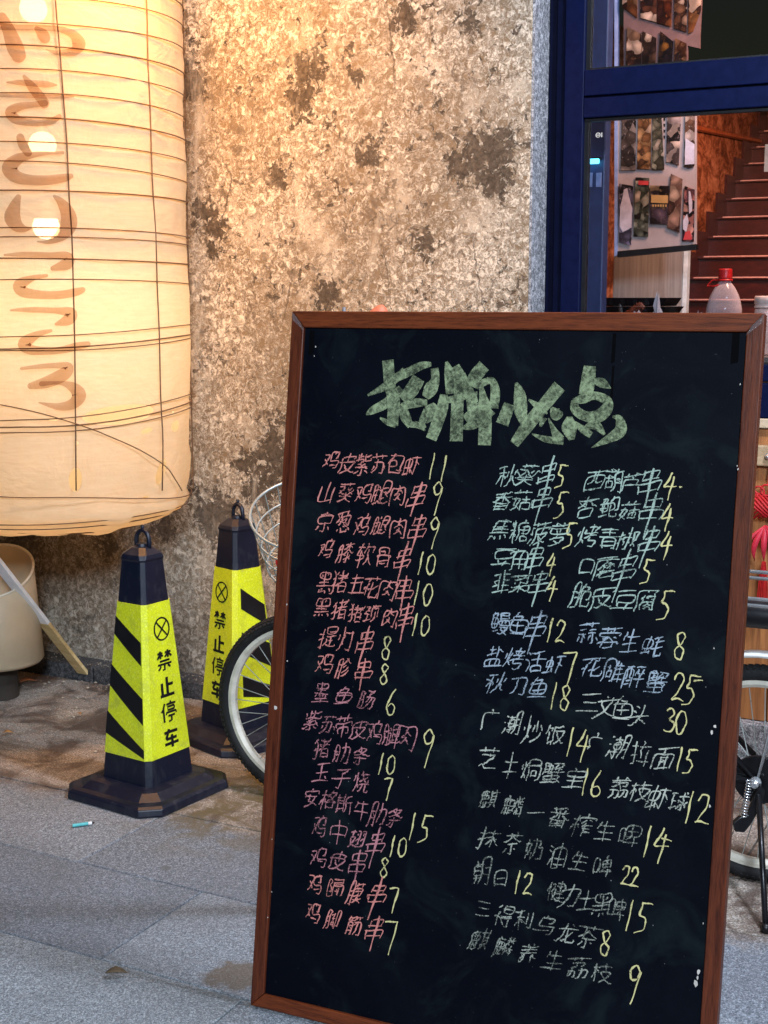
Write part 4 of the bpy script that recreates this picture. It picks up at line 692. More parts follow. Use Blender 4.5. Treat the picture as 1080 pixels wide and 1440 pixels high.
# plinth in lengths
pe = E_END - 4.6
for k in range(6):
    m = MB(); m.ebox(pe + .004, pe + .764, WG - .098, WG - .001, -.01, .052); m.build('plinth_stone', M['skirt'], wall, bevel=.003); pe += .7667
lintel = MB(); lintel.ebox(E_END + .007, 3.2, WG + .02, WG + .34, 2.95, 4.6)
solo('upper_wall', lintel, M['wall'], EG(.8, WG, 2.95), 'plaster wall above the blue shop front', 'wall')

# ---- shop front
sf = thing('shop_front', EG(-.3, SG, 0), 'dark blue metal framed shop window and door front with glass panes', 'shop front')
def eg_at(px, g=SG, py=300): return e_of(on_g(px, py, g))
def zg(px, py, g=SG): return on_g(px, py, g).z
eJ = E_END + .008; e1 = eg_at(790); e2 = eg_at(817); eR = .95
zt0, zt1, zt2 = zg(817, 99), zg(817, 137), zg(817, 166)
zb1, zb0 = zg(1076, 513), zg(1076, 604)
zb0 = max(zb0, .98)
D = .05
def fb(name, a, b, c, d, g0=0.0, g1=D, mat='frame_blue', bev=.0025):
    m = MB(); m.ebox(a, b, SG + g0, SG + g1, c, d); return m.build(name, M[mat], sf, bevel=bev)
fb('jamb', eJ, e1 - .03, 0, 2.94, .03, .10, 'jamb')
fb('jamb', e1 - .0285, e1 - .001, 0, 2.94, .012, .09, 'jamb')
fb('stile', e1, e2, zb0, 2.94)
fb('stile', eR, eR + .09, zb0, 2.94)
fb('transom', e2 + .0005, eR - .0005, zt1 + .003, zt0)
fb('transom', e2 + .0005, eR - .0005, zt2, zt1 - .003)
fb('transom_groove', e2 + .0005, eR - .0005, zt1 - .0035, zt1 + .0035, .012, .04, 'jamb', 0)
fb('head_rail', e2 + .0005, eR - .0005, 2.86, 2.94)
fb('bottom_rail', e2 + .0005, eR - .0005, zb0, zb1 - .05)
fb('bottom_rail', e2 + .0005, eR - .0005, zb1 - .045, zb1, .01)
for (a, b) in ((zb1, zt2), (zt0, 2.86)):
    for (c, d, h, k) in ((e2 + .0006, eR - .0006, a, a + .006), (e2 + .0006, eR - .0006, b - .009, b - .0006), ):
        fb('gasket', c, d, h, k, .014, .034, 'black', 0)
    fb('gasket', e2 + .0006, e2 + .012, a + .0065, b - .0095, .014, .034, 'black', 0)
    m = MB(); m.ebox(e2 + .0125, eR - .001, SG + .022, SG + .027, a + .0065, b - .0095); m.build('glass_pane', glass('window_glass_%d' % (a * 10)), sf)
# small round certification mark printed on the pane
p0 = on_g(841, 190, SG + .020); m = MB()
m.tube([p0 + EX * .006 * math.cos(t * math.pi / 8) + Z * .006 * math.sin(t * math.pi / 8) for t in range(16)], .0009, 5, True)
m.box(p0, (.006, .0006, .0018), (EX, GY, Z)); m.box(p0 + EX * .011, (.0015, .0006, .013), (EX, GY, Z)); m.build('glass_mark', M['cablewhite'], sf)

# ---- timber apron under the window
ap = thing('timber_apron', EG(-.3, SG, 0), 'orange knotty timber boarding under the shop window', 'wall panel')
e = eJ; k = 0
while e < 1.04:
    w = .098
    m = MB(); m.ebox(e + .0015, min(e + w, 1.04) - .0015, SG + .012 + .002 * (k % 2), SG + .04, .13, zb0 - .03); m.build('board', M['panelwood'], ap, bevel=.002); e += w; k += 1
m = MB(); m.ebox(eJ, 1.04, SG - .004, SG + .045, zb0 - .028, zb0 - .002); m.build('ledge', plain('cream_ledge', (.55, .42, .28), .5), ap, bevel=.003)
m = MB(); m.ebox(eJ, 1.04, SG - .02, SG + .05, -.012, .128); m.build('base_stone', M['quoin'], ap, bevel=.003)
# small timber block with a shiny stud on it
pb = on_g(1082, 641, SG - .004); m = MB(); m.box(pb, (.075, .024, .056), (EX, GY, Z))
t = thing('wooden_hook_block', pb, 'pale wooden block with a round stud under the window ledge', 'hook block')
o = m.build('block', wood('pale_block_wood', (.30, .2, .11), (.5, .36, .22), 'x', .7), t, bevel=.004)
m = MB(); m.lathe([(0, 0), (.010, .002), (.008, .010), (0, .013)], pb - GY * .012, 12, -GY); m.build('stud', M['chrome'], t, smooth=True)

# ---- red knot ornament hanging on the boards
kc = on_g(1079, 712, SG - .035)
t = thing('red_knot_ornament', kc, 'red corded knot ornament with pink ribbons and a tassel hanging on the timber boards', 'ornament')
m = MB(); m.tube([kc + Z * .16 - GY * -.02, kc + Z * .06], .0022, 6); m.build('hanging_cord', M['redcord'], t)
m = MB()
for i in range(-3, 4):
    for s in (1, -1):
        a = kc + EX * (i * .012 - .036 * s) + Z * (-.036 * 1 + abs(i) * .002) + GY * .002 * s; b = kc + EX * (i * .012 + .036 * s) + Z * (.036 - abs(i) * .002) + GY * .002 * s
        m.tube([a, (a + b) / 2 - GY * .008, b], .0034, 6)
m.build('woven_knot', M['redcord'], t, smooth=True)
for k in range(6):
    m = MB(); an = math.pi * (.15 + .14 * k) + math.pi * .0
    for q in (0,):
        c = kc + EX * .048 * math.cos(an + .3) + Z * .044 * math.sin(an + .3)
        m.tube([c + (EX * math.cos(u) + Z * math.sin(u)) * .015 - GY * .004 for u in [i * math.pi / 5 for i in range(10)]], .003, 6, True)
    m.build('cord_loop', M['redcord'], t, smooth=True)
for k in range(5):
    m = MB(); s = (k - 2) * .017; L = []; Rr = []
    for i in range(9):
        u = i / 8; x = s * math.sin(u * 2.0) * 1.6; zz = -.05 - .10 * u; w = .0075 * math.sin(math.pi * min(1, u * .9 + .1)) + .0004
        L.append(kc + EX * (x - w) + Z * zz - GY * (.012 + .012 * math.sin(u * 3))); Rr.append(kc + EX * (x + w) + Z * zz - GY * (.010 + .012 * math.sin(u * 3)))
    n = len(L); m.add(L + Rr, [(i, i + 1, n + i + 1, n + i) for i in range(n - 1)]); o = m.build('ribbon', M['pinkribbon'], t, smooth=True)
    sd = o.modifiers.new('thick', 'SOLIDIFY'); sd.thickness = .0012
m = MB()
for i in range(26):
    a = i * 2.399; r = .012 * math.sqrt(i / 26)
    x, y = r * math.cos(a), r * math.sin(a)
    m.tube([kc + EX * x * .4 + Z * -.15 - GY * (.012 + y * .4), kc + EX * x - Z * .20 - GY * (.012 + y), kc + EX * x * 1.3 - Z * .255 - GY * (.012 + y)], .0011, 4)
m.build('tassel', M['redcord'], t)

# ---- interior shell
def shell(name, a, b, c, d, e_, f, mat):
    m = MB(); m.ebox(a, b, c, d, e_, f); return tag(m.build(name, M[mat]), kind='structure')
M['floor_in'] = plain('shop_floor', (.09, .05, .035), .35, 0, .3)
shell('shop_floor', -1.9, 6, SG + .051, 14, -.013, .002, 'floor_in')
shell('shop_ceiling', -1.6, 6, SG + .25, 14, 2.86, 3.0, 'dark')
shell('back_wall', -1.6, 6, 13.0, 13.2, .003, 2.859, 'dark')
# stairs: find where they stand so that the nosing lines fall as surveyed, then the wall beside them
ys = [417, 388.5, 358, 330, 303.5, 277, 250.5]
run, rise = .255, .150
eW = e_of(at_depth(979, 358, 9.6))
for _ in range(2):
    best = 1e9
    for gi in range(700, 1300, 4):
        for zi in range(100, 190, 2):
            gg, zz = gi / 100, zi / 100; s = 0
            for i, y in enumerate(ys):
                d = EG(eW + .3, gg + i * run, zz + i * rise) - CAM
                yy = d.y * math.cos(PITCH) - d.z * math.sin(PITCH); up = d.z * math.cos(PITCH) + d.y * math.sin(PITCH)
                s += (720 - F_PX * up / yy - y) ** 2
            if s < best: best, g0, z0 = s, gg, zz
    eW = e_of(on_g(979, 358, g0 + 2 * run))
iw = MB(); iw.ebox(eW - .2, eW, SG + 1.6, 12.99, .003, 2.858)
solo('inner_plaster_wall', iw, M['wall_in'], EG(eW, SG + 1.6, 0), 'stained brown plaster wall running up beside the dark stairs inside', 'wall')
st = thing('staircase', EG(eW + .9, 8.5, 0), 'dark timber stairs with pale nosing strips climbing inside the shop', 'staircase')
nlow = int(z0 / rise)
for i in range(-nlow, 15):
    gs = g0 + i * run; zs = z0 + i * rise
    if zs > 2.8: break
    m = MB(); m.ebox(eW + .002, eW + 2.6, gs + .006, gs + run + .004, max(zs - rise, .004), zs - .026); m.build('riser', M['stair'], st)
    m = MB(); m.ebox(eW + .002, eW + 2.6, gs - .02, gs + run + .004, zs - .025, zs - .002); m.build('tread', M['stair'], st, bevel=.003)
    m = MB(); m.ebox(eW + .06, eW + 2.55, gs - .0225, gs - .0195, zs - .014, zs - .005); m.build('nosing_strip', M['nosing'], st)
# stepped dark strip climbing the inner wall
m = MB()
for i in range(-nlow, 15):
    gs = g0 + i * run; zs = z0 + i * rise
    if zs > 2.65: break
    m.ebox(eW + .001, eW + .02, gs - .02, gs + run - .0205, max(zs - rise, .01), zs + .17)
m.build('stepped_strip', M['stair'], st)
# thin rod along a sloping line on the inner wall
pa = on_plane(984, 181, EX * (eW + .02), EX); pb_ = on_plane(1078, 201, EX * (eW + .02), EX)
m = MB(); dd = (pb_ - pa); m.tube([pa - dd * .3, pa, pb_, pb_ + dd * .3], .02, 6)
solo('wall_rod', m, M['panelwood'], pa, 'thin rod running along the inner wall above the stairs', 'pipe')
# white sign plate at far right of stairs
p0 = on_g(1086, 222, 7.2); m = MB(); m.box(p0, (.075, .012, .135), (EX, GY, Z))
solo('wall_card', m, plain('warm_white_card', (.8, .68, .55), .6), p0, 'cream card hanging by the stairs at the right edge', 'card')
# pale blue post
m = MB(); ea, eb = eg_at(824, 4.05), eg_at(849, 4.05)
m.ebox(ea, eb, 4.05, 4.10, .003, 2.855)
ea2 = ea
t = solo('pale_blue_post', m, M['paleblue'], EG(ea, 4.05, 0), 'pale blue metal post just inside the glass, left of the photo board', 'post', bevel=.004)
t = thing('reflection_strip', on_g(832, 227, 4.03), 'short glowing cyan strip imitating a street light reflected in the glass', 'reflection')
pc = on_g(832, 227, 4.03)  # glowing strip and backing added to imitate a street lamp's reflection in the glass
m = MB(); m.tube([pc - EX * .022, pc + EX * .022], .0075, 10); m.build('tube', emit('cyan_glow', (.12, .75, 1.0), 5.0), t, smooth=True)
m = MB(); m.box(pc + GY * .012 + Z * .008, (.052, .012, .008), (EX, GY, Z)); m.build('strip_backing', M['blackm'], t)
# two small notices on the post
for (px, w) in ((829, .018), (842, .016)):
    p0 = on_g(px, 253, 4.044); m = MB(); m.box(p0, (w, .003, .042), (EX, GY, Z))
    solo('small_notice', m, plain('blue_notice', (.22, .30, .55), .5), p0, 'small pale blue notice on the post under the cyan strip, %s one' % ('left' if px < 835 else 'right'), 'notice', 'notices on the post')

# ---- photo board
PG = 4.75
def sheet(name, pts, g, th, mat, parent, bev=0):
    P = [on_g(x, y, g) for x, y in pts]
    m = MB(); m.prism(P, GY * th); return m.build(name, mat, parent, bevel=bev)
pbrd = thing('photo_board', on_g(922, 358, PG), 'white display board covered in food photos hanging behind the glass', 'display board')
sheet('backing_sheet', [(869, 120), (979, 120), (979, 343), (869, 353)], PG, .012, M['cardboardwhite'], pbrd)
sheet('backing_sheet', [(877, -60), (990, -60), (984, 52), (984, 68), (967, 64), (966, 119.5), (877, 119.5)], PG - .01, .012, plain('dark_poster_sheet', (.16, .085, .075), .7), pbrd)  # upper sheet in a darker, redder tone than the lower
sheet('bottom_edge', [(868, 353.5), (979, 343.5), (979, 351), (868, 362)], PG - .004, .03, M['black'], pbrd)
sheet('side_strip', [(864, -60), (868.4, -60), (868.4, 358), (864, 361)], PG - .004, .02, M['edgeblue'], pbrd)
c6 = lambda L: [(850 + x / 7.2, y / 7.2) for x, y in L]
c7 = lambda L: [(850 + x / 4.696, 190 + y / 4.696) for x, y in L]
cards = [c6([(185, -300), (330, -300), (330, 185), (240, 110), (180, 80)]), c6([(365, -300), (530, -300), (525, 225), (365, 180)]), c6([(545, -300), (690, -300), (675, 270), (530, 230)]),
         c6([(710, -300), (840, -300), (830, 325), (705, 285)]), c6([(850, -300), (990, -300), (975, 110), (895, 320), (850, 340)]),
         c6([(230, 270), (375, 345), (370, 700), (215, 700)]), c6([(385, 315), (525, 385), (515, 700), (380, 700)]), c6([(565, 315), (695, 420), (680, 700), (540, 700)]), c6([(715, 385), (830, 440), (830, 700), (700, 700)]),
         c7([(115, -140), (208, -140), (205, 232), (108, 232)]), c7([(222, -140), (310, -140), (305, 225), (215, 222)]), c7([(318, -140), (375, -140), (395, 228), (312, 228)]), c7([(415, -140), (505, -140), (490, 200), (408, 175)]), c7([(535, -140), (597, -140), (594, 205), (560, 215), (525, 205)]),
         c7([(98, 320), (190, 335), (175, 728), (96, 705)]), c7([(205, 278), (295, 283), (288, 672), (192, 668)]), c7([(300, 332), (425, 335), (418, 590), (300, 585)]), c7([(440, 255), (515, 290), (495, 645), (415, 610)]), c7([(530, 335), (596, 360), (590, 705), (512, 700)])]
pal = [((.20, .05, .02), (.5, .2, .06)), ((.09, .03, .02), (.3, .1, .05)), ((.30, .06, .02), (.55, .16, .05)), ((.16, .06, .03), (.45, .2, .1)), ((.4, .12, .03), (.7, .3, .1)),
       ((.1, .04, .03), (.5, .22, .1)), ((.08, .04, .03), (.2, .1, .06)), ((.05, .03, .04), (.5, .2, .04)), ((.25, .08, .03), (.6, .3, .15)),
       ((.14, .09, .07), (.4, .3, .25)), ((.35, .14, .05), (.6, .3, .12)), ((.12, .1, .06), (.35, .3, .2)), ((.14, .09, .08), (.5, .35, .3)), ((.4, .18, .1), (.8, .6, .5)),
       ((.25, .22, .34), (.6, .5, .6)), ((.10, .11, .08), (.3, .3, .22)), ((.16, .10, .14), (.4, .26, .14)), ((.22, .10, .08), (.5, .28, .2)), ((.10, .04, .07), (.8, .3, .25))]
for i, c in enumerate(cards):
    sheet('photo_card', c, PG - (.016 if i < 9 else .006) - .0008 * (i % 3), .003, photo_mat(i, *(pal[i] if i > 8 else [tuple(x * .4 for x in q) for q in pal[i]])), pbrd)
# prints with brighter motifs: a bottle, rows of cups, flower-like dish
def motif(pts, g, mat): sheet('printed_motif', pts, g, .0008, mat, pbrd)
mw = plain('print_pale', (.62, .55, .6), .5); mr = plain('print_red', (.6, .05, .05), .5); mo = plain('print_ochre', (.55, .33, .12), .5)
motif(c7([(128, 360), (150, 350), (160, 400), (182, 480), (178, 610), (120, 640), (100, 600), (104, 470), (122, 400)]), PG - .0095, mw)
motif(c7([(225, 300), (292, 303), (290, 330), (224, 328)]), PG - .0095, mr)
motif(c7([(310, 395), (420, 398), (418, 450), (308, 446)]), PG - .0095, mo)
for k in range(6): motif(c7([(316 + k * 17, 458), (326 + k * 17, 458), (325 + k * 17, 474), (317 + k * 17, 474)]), PG - .0095, mo)
motif(c7([(556, 370), (566, 372), (580, 440), (578, 500), (560, 520), (556, 440)]), PG - .0105, mw)
motif(c7([(520, 560), (545, 520), (556, 570), (540, 640), (518, 620)]), PG - .0105, mw)
motif(c7([(535, 640), (565, 630), (578, 690), (520, 692)]), PG - .0105, mr)
motif(c7([(535, 20), (594, 60), (594, 190), (530, 195)]), PG - .0105, mw)
for k in range(4): motif(c6([(596, 1190 + k * 60), (616, 1195 + k * 60), (612, 1225 + k * 60), (598, 1222 + k * 60)]), PG - .0095, M['black'])

# ---- steel cabinet
cg = 5.1
ca, cb = e_of(on_g(862, 390, cg)), e_of(on_g(967, 390, cg)); ct = on_g(910, 335, cg).z
cab = thing('steel_panel', EG((ca + cb) / 2, cg + .3, 0), 'brushed steel splash panel standing under the photo board', 'metal panel')
m = MB(); m.ebox(ca, cb - .017, cg, cg + .03, .003, ct); m.build('sheet', M['steel'], cab, bevel=.004)
m = MB(); m.ebox(cb - .0165, cb, cg - .004, cg + .03, .003, ct); m.build('edge_trim', M['cablewhite'], cab)

# ---- counter behind the window
CT = 1.13
cn = thing('counter', EG(-.25, 4.3, 0), 'serving counter just inside the shop window', 'counter')
m = MB(); m.ebox(-1.0, .95, 4.02, 4.75 - .06, CT - .04, CT); 
m = MB(); m.ebox(-.96, .95, 4.11, 4.66, CT - .04, CT); m.build('counter_top', M['counter'], cn, bevel=.004)
m = MB(); m.ebox(-.94, .93, 4.14, 4.62, .003, CT - .041); m.build('counter_body', M['stair'], cn)
# black trays
def tray(cx, z, w, d, rot, n):
    t = thing('plastic_tray', (cx.x, cx.y, z), '', 'tray', 'black trays stacked on the counter')
    X = EX * math.cos(rot) + GY * math.sin(rot); Y = -EX * math.sin(rot) + GY * math.cos(rot); c = Vector((cx.x, cx.y, z))
    m = MB(); lo = [c + X * i * w * .44 + Y * j * d * .44 + Z * .001 for i, j in ((-1, -1), (1, -1), (1, 1), (-1, 1))]; hi = [c + X * i * w * .5 + Y * j * d * .5 + Z * .028 for i, j in ((-1, -1), (1, -1), (1, 1), (-1, 1))]
    hi2 = [c + X * i * w * .47 + Y * j * d * .47 + Z * .028 for i, j in ((-1, -1), (1, -1), (1, 1), (-1, 1))]; lo2 = [p + Z * .004 + (c - p) * .03 for p in lo]
    v = lo + hi + hi2 + lo2
    f = [(3, 2, 1, 0)] + [(a, (a + 1) % 4, (a + 1) % 4 + 4, a + 4) for a in range(4)] + [(a + 4, (a + 1) % 4 + 4, (a + 1) % 4 + 8, a + 8) for a in range(4)] + [(a + 8, (a + 1) % 4 + 8, (a + 1) % 4 + 12, a + 12) for a in range(4)] + [(12, 13, 14, 15)]
    m.add(v, f); m.build('shell', M['black'], t, bevel=.002)
    for k in range(6):
        q = c + X * (w * (-.4 + .16 * k)) - Y * d * .475 + Z * .015; m = MB(); m.box(q, (.012, .006, .02), (X, Y, Z)); m.build('rib', M['blackm'], t)
    return t
names = ['bottommost', 'second lowest', 'third lowest', 'third highest', 'second highest', 'topmost']
pL = on_g(895, 440, 4.42); pR = on_g(950, 440, 4.40)
for k in range(6):
    t = tray(pL, CT + .001 + .0285 * k, .26 - .01 * (k % 2), .2, R.uniform(-.06, .06), k); t['label'] = 'black plastic tray, %s of the left stack on the counter' % names[k]
for k in range(4):
    t = tray(pR + EX * .005, CT + .001 + .0285 * k, .13, .2, R.uniform(-.08, .08), k); t['label'] = 'black plastic tray, %s of the right stack on the counter' % ['bottommost', 'second lowest', 'second highest', 'topmost'][k]
# crumpled clear bags
def crumple(c, w, h, lab, seed):
    rr = random.Random(seed); m = MB(); n, q = 9, 7; vs = []
    for j in range(q):
        for i in range(n):
            a = 2 * math.pi * i / n; s = math.sin(math.pi * (j + .3) / q)
            r = w * s * rr.uniform(.5, 1.1)
            vs.append(c + EX * r * math.cos(a) + GY * r * .6 * math.sin(a) + Z * (h * j / (q - 1)) * rr.uniform(.85, 1.05))
    m.add(vs, [(j * n + i, j * n + (i + 1) % n, (j + 1) * n + (i + 1) % n, (j + 1) * n + i) for j in range(q - 1) for i in range(n)])
    solo('crumpled_bag', m, film, c, lab, 'plastic bag', 'crumpled bags on the counter')
tt = NT('thin_plastic_film'); film = tt.fin(tt.mixs(.5, tt.n('ShaderNodeBsdfTransparent').outputs[0], tt.bsdf((.62, .62, .66), .25)))
c = on_g(895, 440, 4.2); crumple(Vector((c.x, c.y, CT)), .045, .135, 'white crumpled plastic bag lying before the left tray stack', 3)
c = on_g(924, 440, 4.2); crumple(Vector((c.x, c.y, CT)), .018, .185, 'tall twisted clear bag standing between the tray stacks and the bottle', 5)
c = on_g(985, 440, 4.2); crumple(Vector((c.x, c.y, CT)), .04, .128, 'flat white crumpled bag beside the clear bottle', 8)
# clear bottle
bp = on_g(1018, 440, 4.25); s = bp.y / F_PX / math.cos(PITCH) * 1.0
def zz(y): return at_depth(1018, y, bp.y).z
t = thing('plastic_bottle', (bp.x, bp.y, CT), 'clear plastic bottle with red cap and carrying loop on the counter', 'bottle')
bc = Vector((bp.x, bp.y, 0))
prof = [(.004, CT + .002), (.043, CT + .002), (.049, CT + .012), (.049, CT + .06), (24 * s, zz(440)), (23 * s, zz(430)), (20 * s, zz(418)), (14.5 * s, zz(406)), (9.5 * s, zz(399)), (8 * s, zz(396)), (8 * s, zz(393))]
pp = catmull(prof, 4)
tt = NT('clear_bottle_plastic'); lw = tt.n('ShaderNodeLayerWeight'); lw.inputs[0].default_value = .35
body = tt.bsdf((.86, .70, .68), .12, 0, tt.bump(tt.noise(tt.obj(), 60, 3), .15, .002), .6)
bm_ = tt.fin(tt.mixs(tt.ramp(lw.outputs['Facing'], [(.0, .22), (.8, .85)]), tt.n('ShaderNodeBsdfTransparent').outputs[0], body))
m = MB(); m.lathe(pp, bc, 32); m.build('body', bm_, t, smooth=True)
m = MB(); m.lathe([(9.2 * s, zz(391.5)), (9.4 * s, zz(390)), (9.2 * s, zz(379)), (8.2 * s, zz(378)), (.001, zz(378))], bc, 24); m.build('cap', M['redplastic'], t, smooth=False)
m = MB(); m.lathe([(8.1 * s, zz(395.5)), (10.4 * s, zz(395)), (10.4 * s, zz(393)), (8.1 * s, zz(392.3))], bc, 24); m.build('neck_ring', M['redplastic'], t, smooth=True)
cz = zz(394.5); m = MB(); m.tube(catmull([tuple(bc + Z * cz - EX * 9 * s), tuple(bc + Z * zz(394) - EX * 17 * s), tuple(bc + Z * zz(402) - EX * 24 * s), tuple(bc + Z * zz(402.5) - EX * 18 * s - GY * .01), tuple(bc + Z * zz(402) - EX * 10 * s - GY * .02), tuple(bc + Z * zz(396) - GY * .0 - EX * -4 * s - GY * .012)], 4), .0022, 6)
m.build('carrying_loop', M['redplastic'], t, smooth=True)
# jar at right edge
jp = on_g(1078, 440, 4.2); t = thing('plastic_jar', (jp.x, jp.y, CT), 'pale plastic jar with ridged lid at the right end of the counter', 'jar')
jc = Vector((jp.x, jp.y, 0)); zj = lambda y: at_depth(1078, y, jp.y).z
m = MB(); m.lathe([(.03, CT + .001), (.036, CT + .01), (.036, zj(440)), (.034, zj(434))], jc, 28); m.build('body', plain('pink_jar', (.72, .5, .42), .4), t, smooth=True)
m = MB(); m.lathe([(.036, zj(433.5)), (.037, zj(431)), (.033, zj(429)), (.037, zj(427)), (.037, zj(418)), (.034, zj(416)), (.001, zj(416))], jc, 28); m.build('lid', plain('pale_lid', (.78, .58, .48), .4), t, smooth=True)

# ================================================================== PAPER LANTERN
LY = 4.1
LC = at_depth(75, 419, LY); LC.z = 0
LR = 186.0 / F_PX * LY / math.cos(PITCH) * .985
def lantern_pt(px, py, r=None):
    r = r or LR
    d = ray(px, py); o = CAM - LC
    a = d.x ** 2 + d.y ** 2; b = 2 * (o.x * d.x + o.y * d.y); c = o.x ** 2 + o.y ** 2 - r * r
    q = b * b - 4 * a * c
    t_ = (-b - math.sqrt(max(q, 0))) / (2 * a)
    return CAM + d * t_
HOLES = [(171, 583, 50, 13.5, 3), (207.5, 606, 9, 3.8, 12), (250, 599, 5.5, 8, -10), (106.5, 675, 9, 17, 0), (229, 664, 5, 18, -10), (75, 590, 7, 2, 0), (108, 623, 2.5, 2.5, 0), (246, 580, 2, 2, 0), (209, 700, 5, 2, 10)]
M['paper'] = paper()
zB = at_depth(250, 692, LY).z
lan = thing('paper_lantern', (LC.x, LC.y, zB - .1), 'large glowing cream paper lantern with brown brush lettering and torn holes', 'paper lantern')
rr = random.Random(4)
m = MB(); n = 120; prof = []
zz_ = zB
for k in range(7):
    a = math.pi / 2 * (1 - k / 7) ; prof.append((LR * (.16 + .84 * math.cos(a) ** .8) if k else LR * .12, zB - .105 * math.sin(a)))
zr = zB
while zr < 2.56:
    prof.append((LR * (1 - .035 * math.exp(-(zr - zB) / .06)), zr)); zr += .035
prof += [(LR * .985, 2.60), (LR * .9, 2.66), (LR * .62, 2.71)]
vs = []
from mathutils import noise as mnoise
for j, (r, z) in enumerate(prof):
    for k in range(n):
        a = 2 * math.pi * k / n
        w = mnoise.noise(Vector((math.cos(a) * 2.2, math.sin(a) * 2.2, z * 5))) * .010 + mnoise.noise(Vector((math.cos(a) * 7, math.sin(a) * 7, z * 13))) * .0035
        low = 1.0 + 1.6 * max(0, (1.1 - z))
        rad = r + w * low * min(1, r / LR) - .003 * (1 - abs(math.cos(z * 46)))
        dz = (mnoise.noise(Vector((math.cos(a) * 3, math.sin(a) * 3, 5))) * .016) if j < 7 else 0
        vs.append((LC.x + rad * math.cos(a), LC.y + rad * math.sin(a), z + dz))
m.add(vs, [(j * n + k, j * n + (k + 1) % n, (j + 1) * n + (k + 1) % n, (j + 1) * n + k) for j in range(len(prof) - 1) for k in range(n)])
m.build('paper_shade', M['paper'], lan, smooth=True)
# ribs (height at the front, extra rise at the right edge in px)
ribs = [(-35, 0), (-4, 0), (33, 1), (66, -2), (99, -4), (132, -6), (165, -8), (198, -9), (229, -7), (269, 0), (319, -6), (335, 0), (364, -2), (394, -2),
        (473, 11), (490, 12), (494, 12), (590, 20), (601, 20), (609, 20), (699, -22)]
for i, (yf, ex) in enumerate(ribs):
    zf = lantern_pt(75, yf).z; k = LY / F_PX * ex
    ph = rr.uniform(0, 6); am = rr.uniform(.001, .004)
    m = MB(); pts = []
    for q in range(72):
        a = 2 * math.pi * q / 72
        c_ = math.cos(a)
        z = zf + k * (abs(c_) ** 2.2 if c_ > 0 else -.3 * abs(c_)) + am * math.sin(2 * a + ph)
        r = LR + .0012 + .0035
        if z < zB + .02: r = LR * .985 + .004
        pts.append((LC.x + r * c_, LC.y + r * math.sin(a), z))
    m.tube(pts, .0016 if i % 3 else .0021, 5, True); m.build('rib', M['rib'], lan, smooth=True)
for (zoff, f) in ((.035, .965), (.05, .92), (.078, .72)):
    m = MB(); m.tube([(LC.x + LR * f * math.cos(q * math.pi / 30) * 1.006, LC.y + LR * f * math.sin(q * math.pi / 30) * 1.006, zB - zoff + .004 * math.sin(q * .21 + f * 9)) for q in range(60)], .0017, 5, True); m.build('rib', M['rib'], lan, smooth=True)
# a rib that has come loose and hangs across
loose = [(-60, 560), (0, 569), (60, 582), (119, 600), (150, 612), (195, 632), (232, 655), (247, 675), (256, 690)]
m = MB(); m.tube([lantern_pt(x, y, LR + .008) for x, y in [tuple(v) for v in catmull(loose, 4)]], .0017, 5); m.build('rib', M['rib'], lan, smooth=True)
for path in ([(78, -60), (78, 0), (84, 70), (89, 135), (94, 200), (97, 270), (101, 330), (103, 400), (105, 480), (106, 580), (107, 690)], [(205, -60), (206, 0), (207, 30), (208, 90), (211, 150), (214, 250), (219, 330), (221, 400), (224, 470), (226, 560), (229, 620), (228, 690)]):
    m = MB(); m.tube([lantern_pt(x, y, LR + .004) for x, y in [tuple(v) for v in catmull(path, 3)]], .0021, 5); m.build('cord', M['rib'], lan, smooth=True)
for a in (2.5, 3.6, 4.9 + 1.6, .9, 1.9):
    m = MB(); m.tube([(LC.x + (LR + .004) * math.cos(a), LC.y + (LR + .004) * math.sin(a), z) for z in (zB, 1.2, 1.8, 2.55)], .002, 5); m.build('cord', M['rib'], lan)
# top ring, cap and hanger
m = MB(); m.tube([(LC.x + LR * .62 * math.cos(q * math.pi / 24), LC.y + LR * .62 * math.sin(q * math.pi / 24), 2.71) for q in range(48)], .012, 8, True); m.build('top_ring', M['blackm'], lan, smooth=True)
m = MB(); m.box((LC.x, LC.y, 2.722), (LR * 1.24, .03, .012)); m.tube([(LC.x, LC.y, 2.72), (LC.x, LC.y, 3.2)], .005, 6); m.build('hanger', M['blackm'], lan)
br = MB(); wallp = LC + GY * (WG - g_of(LC)); br.tube([Vector((LC.x, LC.y, 3.2)) - GY * .05, Vector((wallp.x, wallp.y, 3.2))], .014, 8); br.tube([Vector((LC.x, LC.y, 3.2)), Vector((wallp.x, wallp.y, 2.9))], .01, 8)
solo('wall_bracket', br, M['blackm'], (wallp.x, wallp.y, 3.0), 'black iron bracket on the wall holding up the paper lantern', 'bracket')
# lamps inside
def bulb(px, py, up, gl):
    c = at_depth(px, py, LY - .06); r = .040; m = MB(); s = 1 if up else -1
    m.lathe([(.033, -s * .020), (.036, -s * .012), (.0395, 0), (.037, s * .014), (.029, s * .027), (.016, s * .035), (.001, s * .038)], c, 24)
    o = m.build('bulb', gl, lan, smooth=True)
    m = MB(); m.lathe([(.033, -s * .0205), (.030, -s * .040), (.014, -s * .06), (.013, -s * .085)], c, 20); m.build('socket', M['cablewhite'], o, smooth=True)
    return c
g1 = emit('warm_bulb', (1.0, .80, .54), 13.0); g2 = emit('warm_bulb_bright', (1.0, .80, .54), 20.0)
c1 = bulb(47, 12, False, g1); c2 = bulb(60, 204, True, g1); c3 = bulb(65, 318, False, g2)
dl = bpy.data.lights.new('bulb_light', 'AREA'); dl.shape = 'DISK'; dl.size = .07; dl.energy = 5.0; dl.color = (1.0, .72, .42)
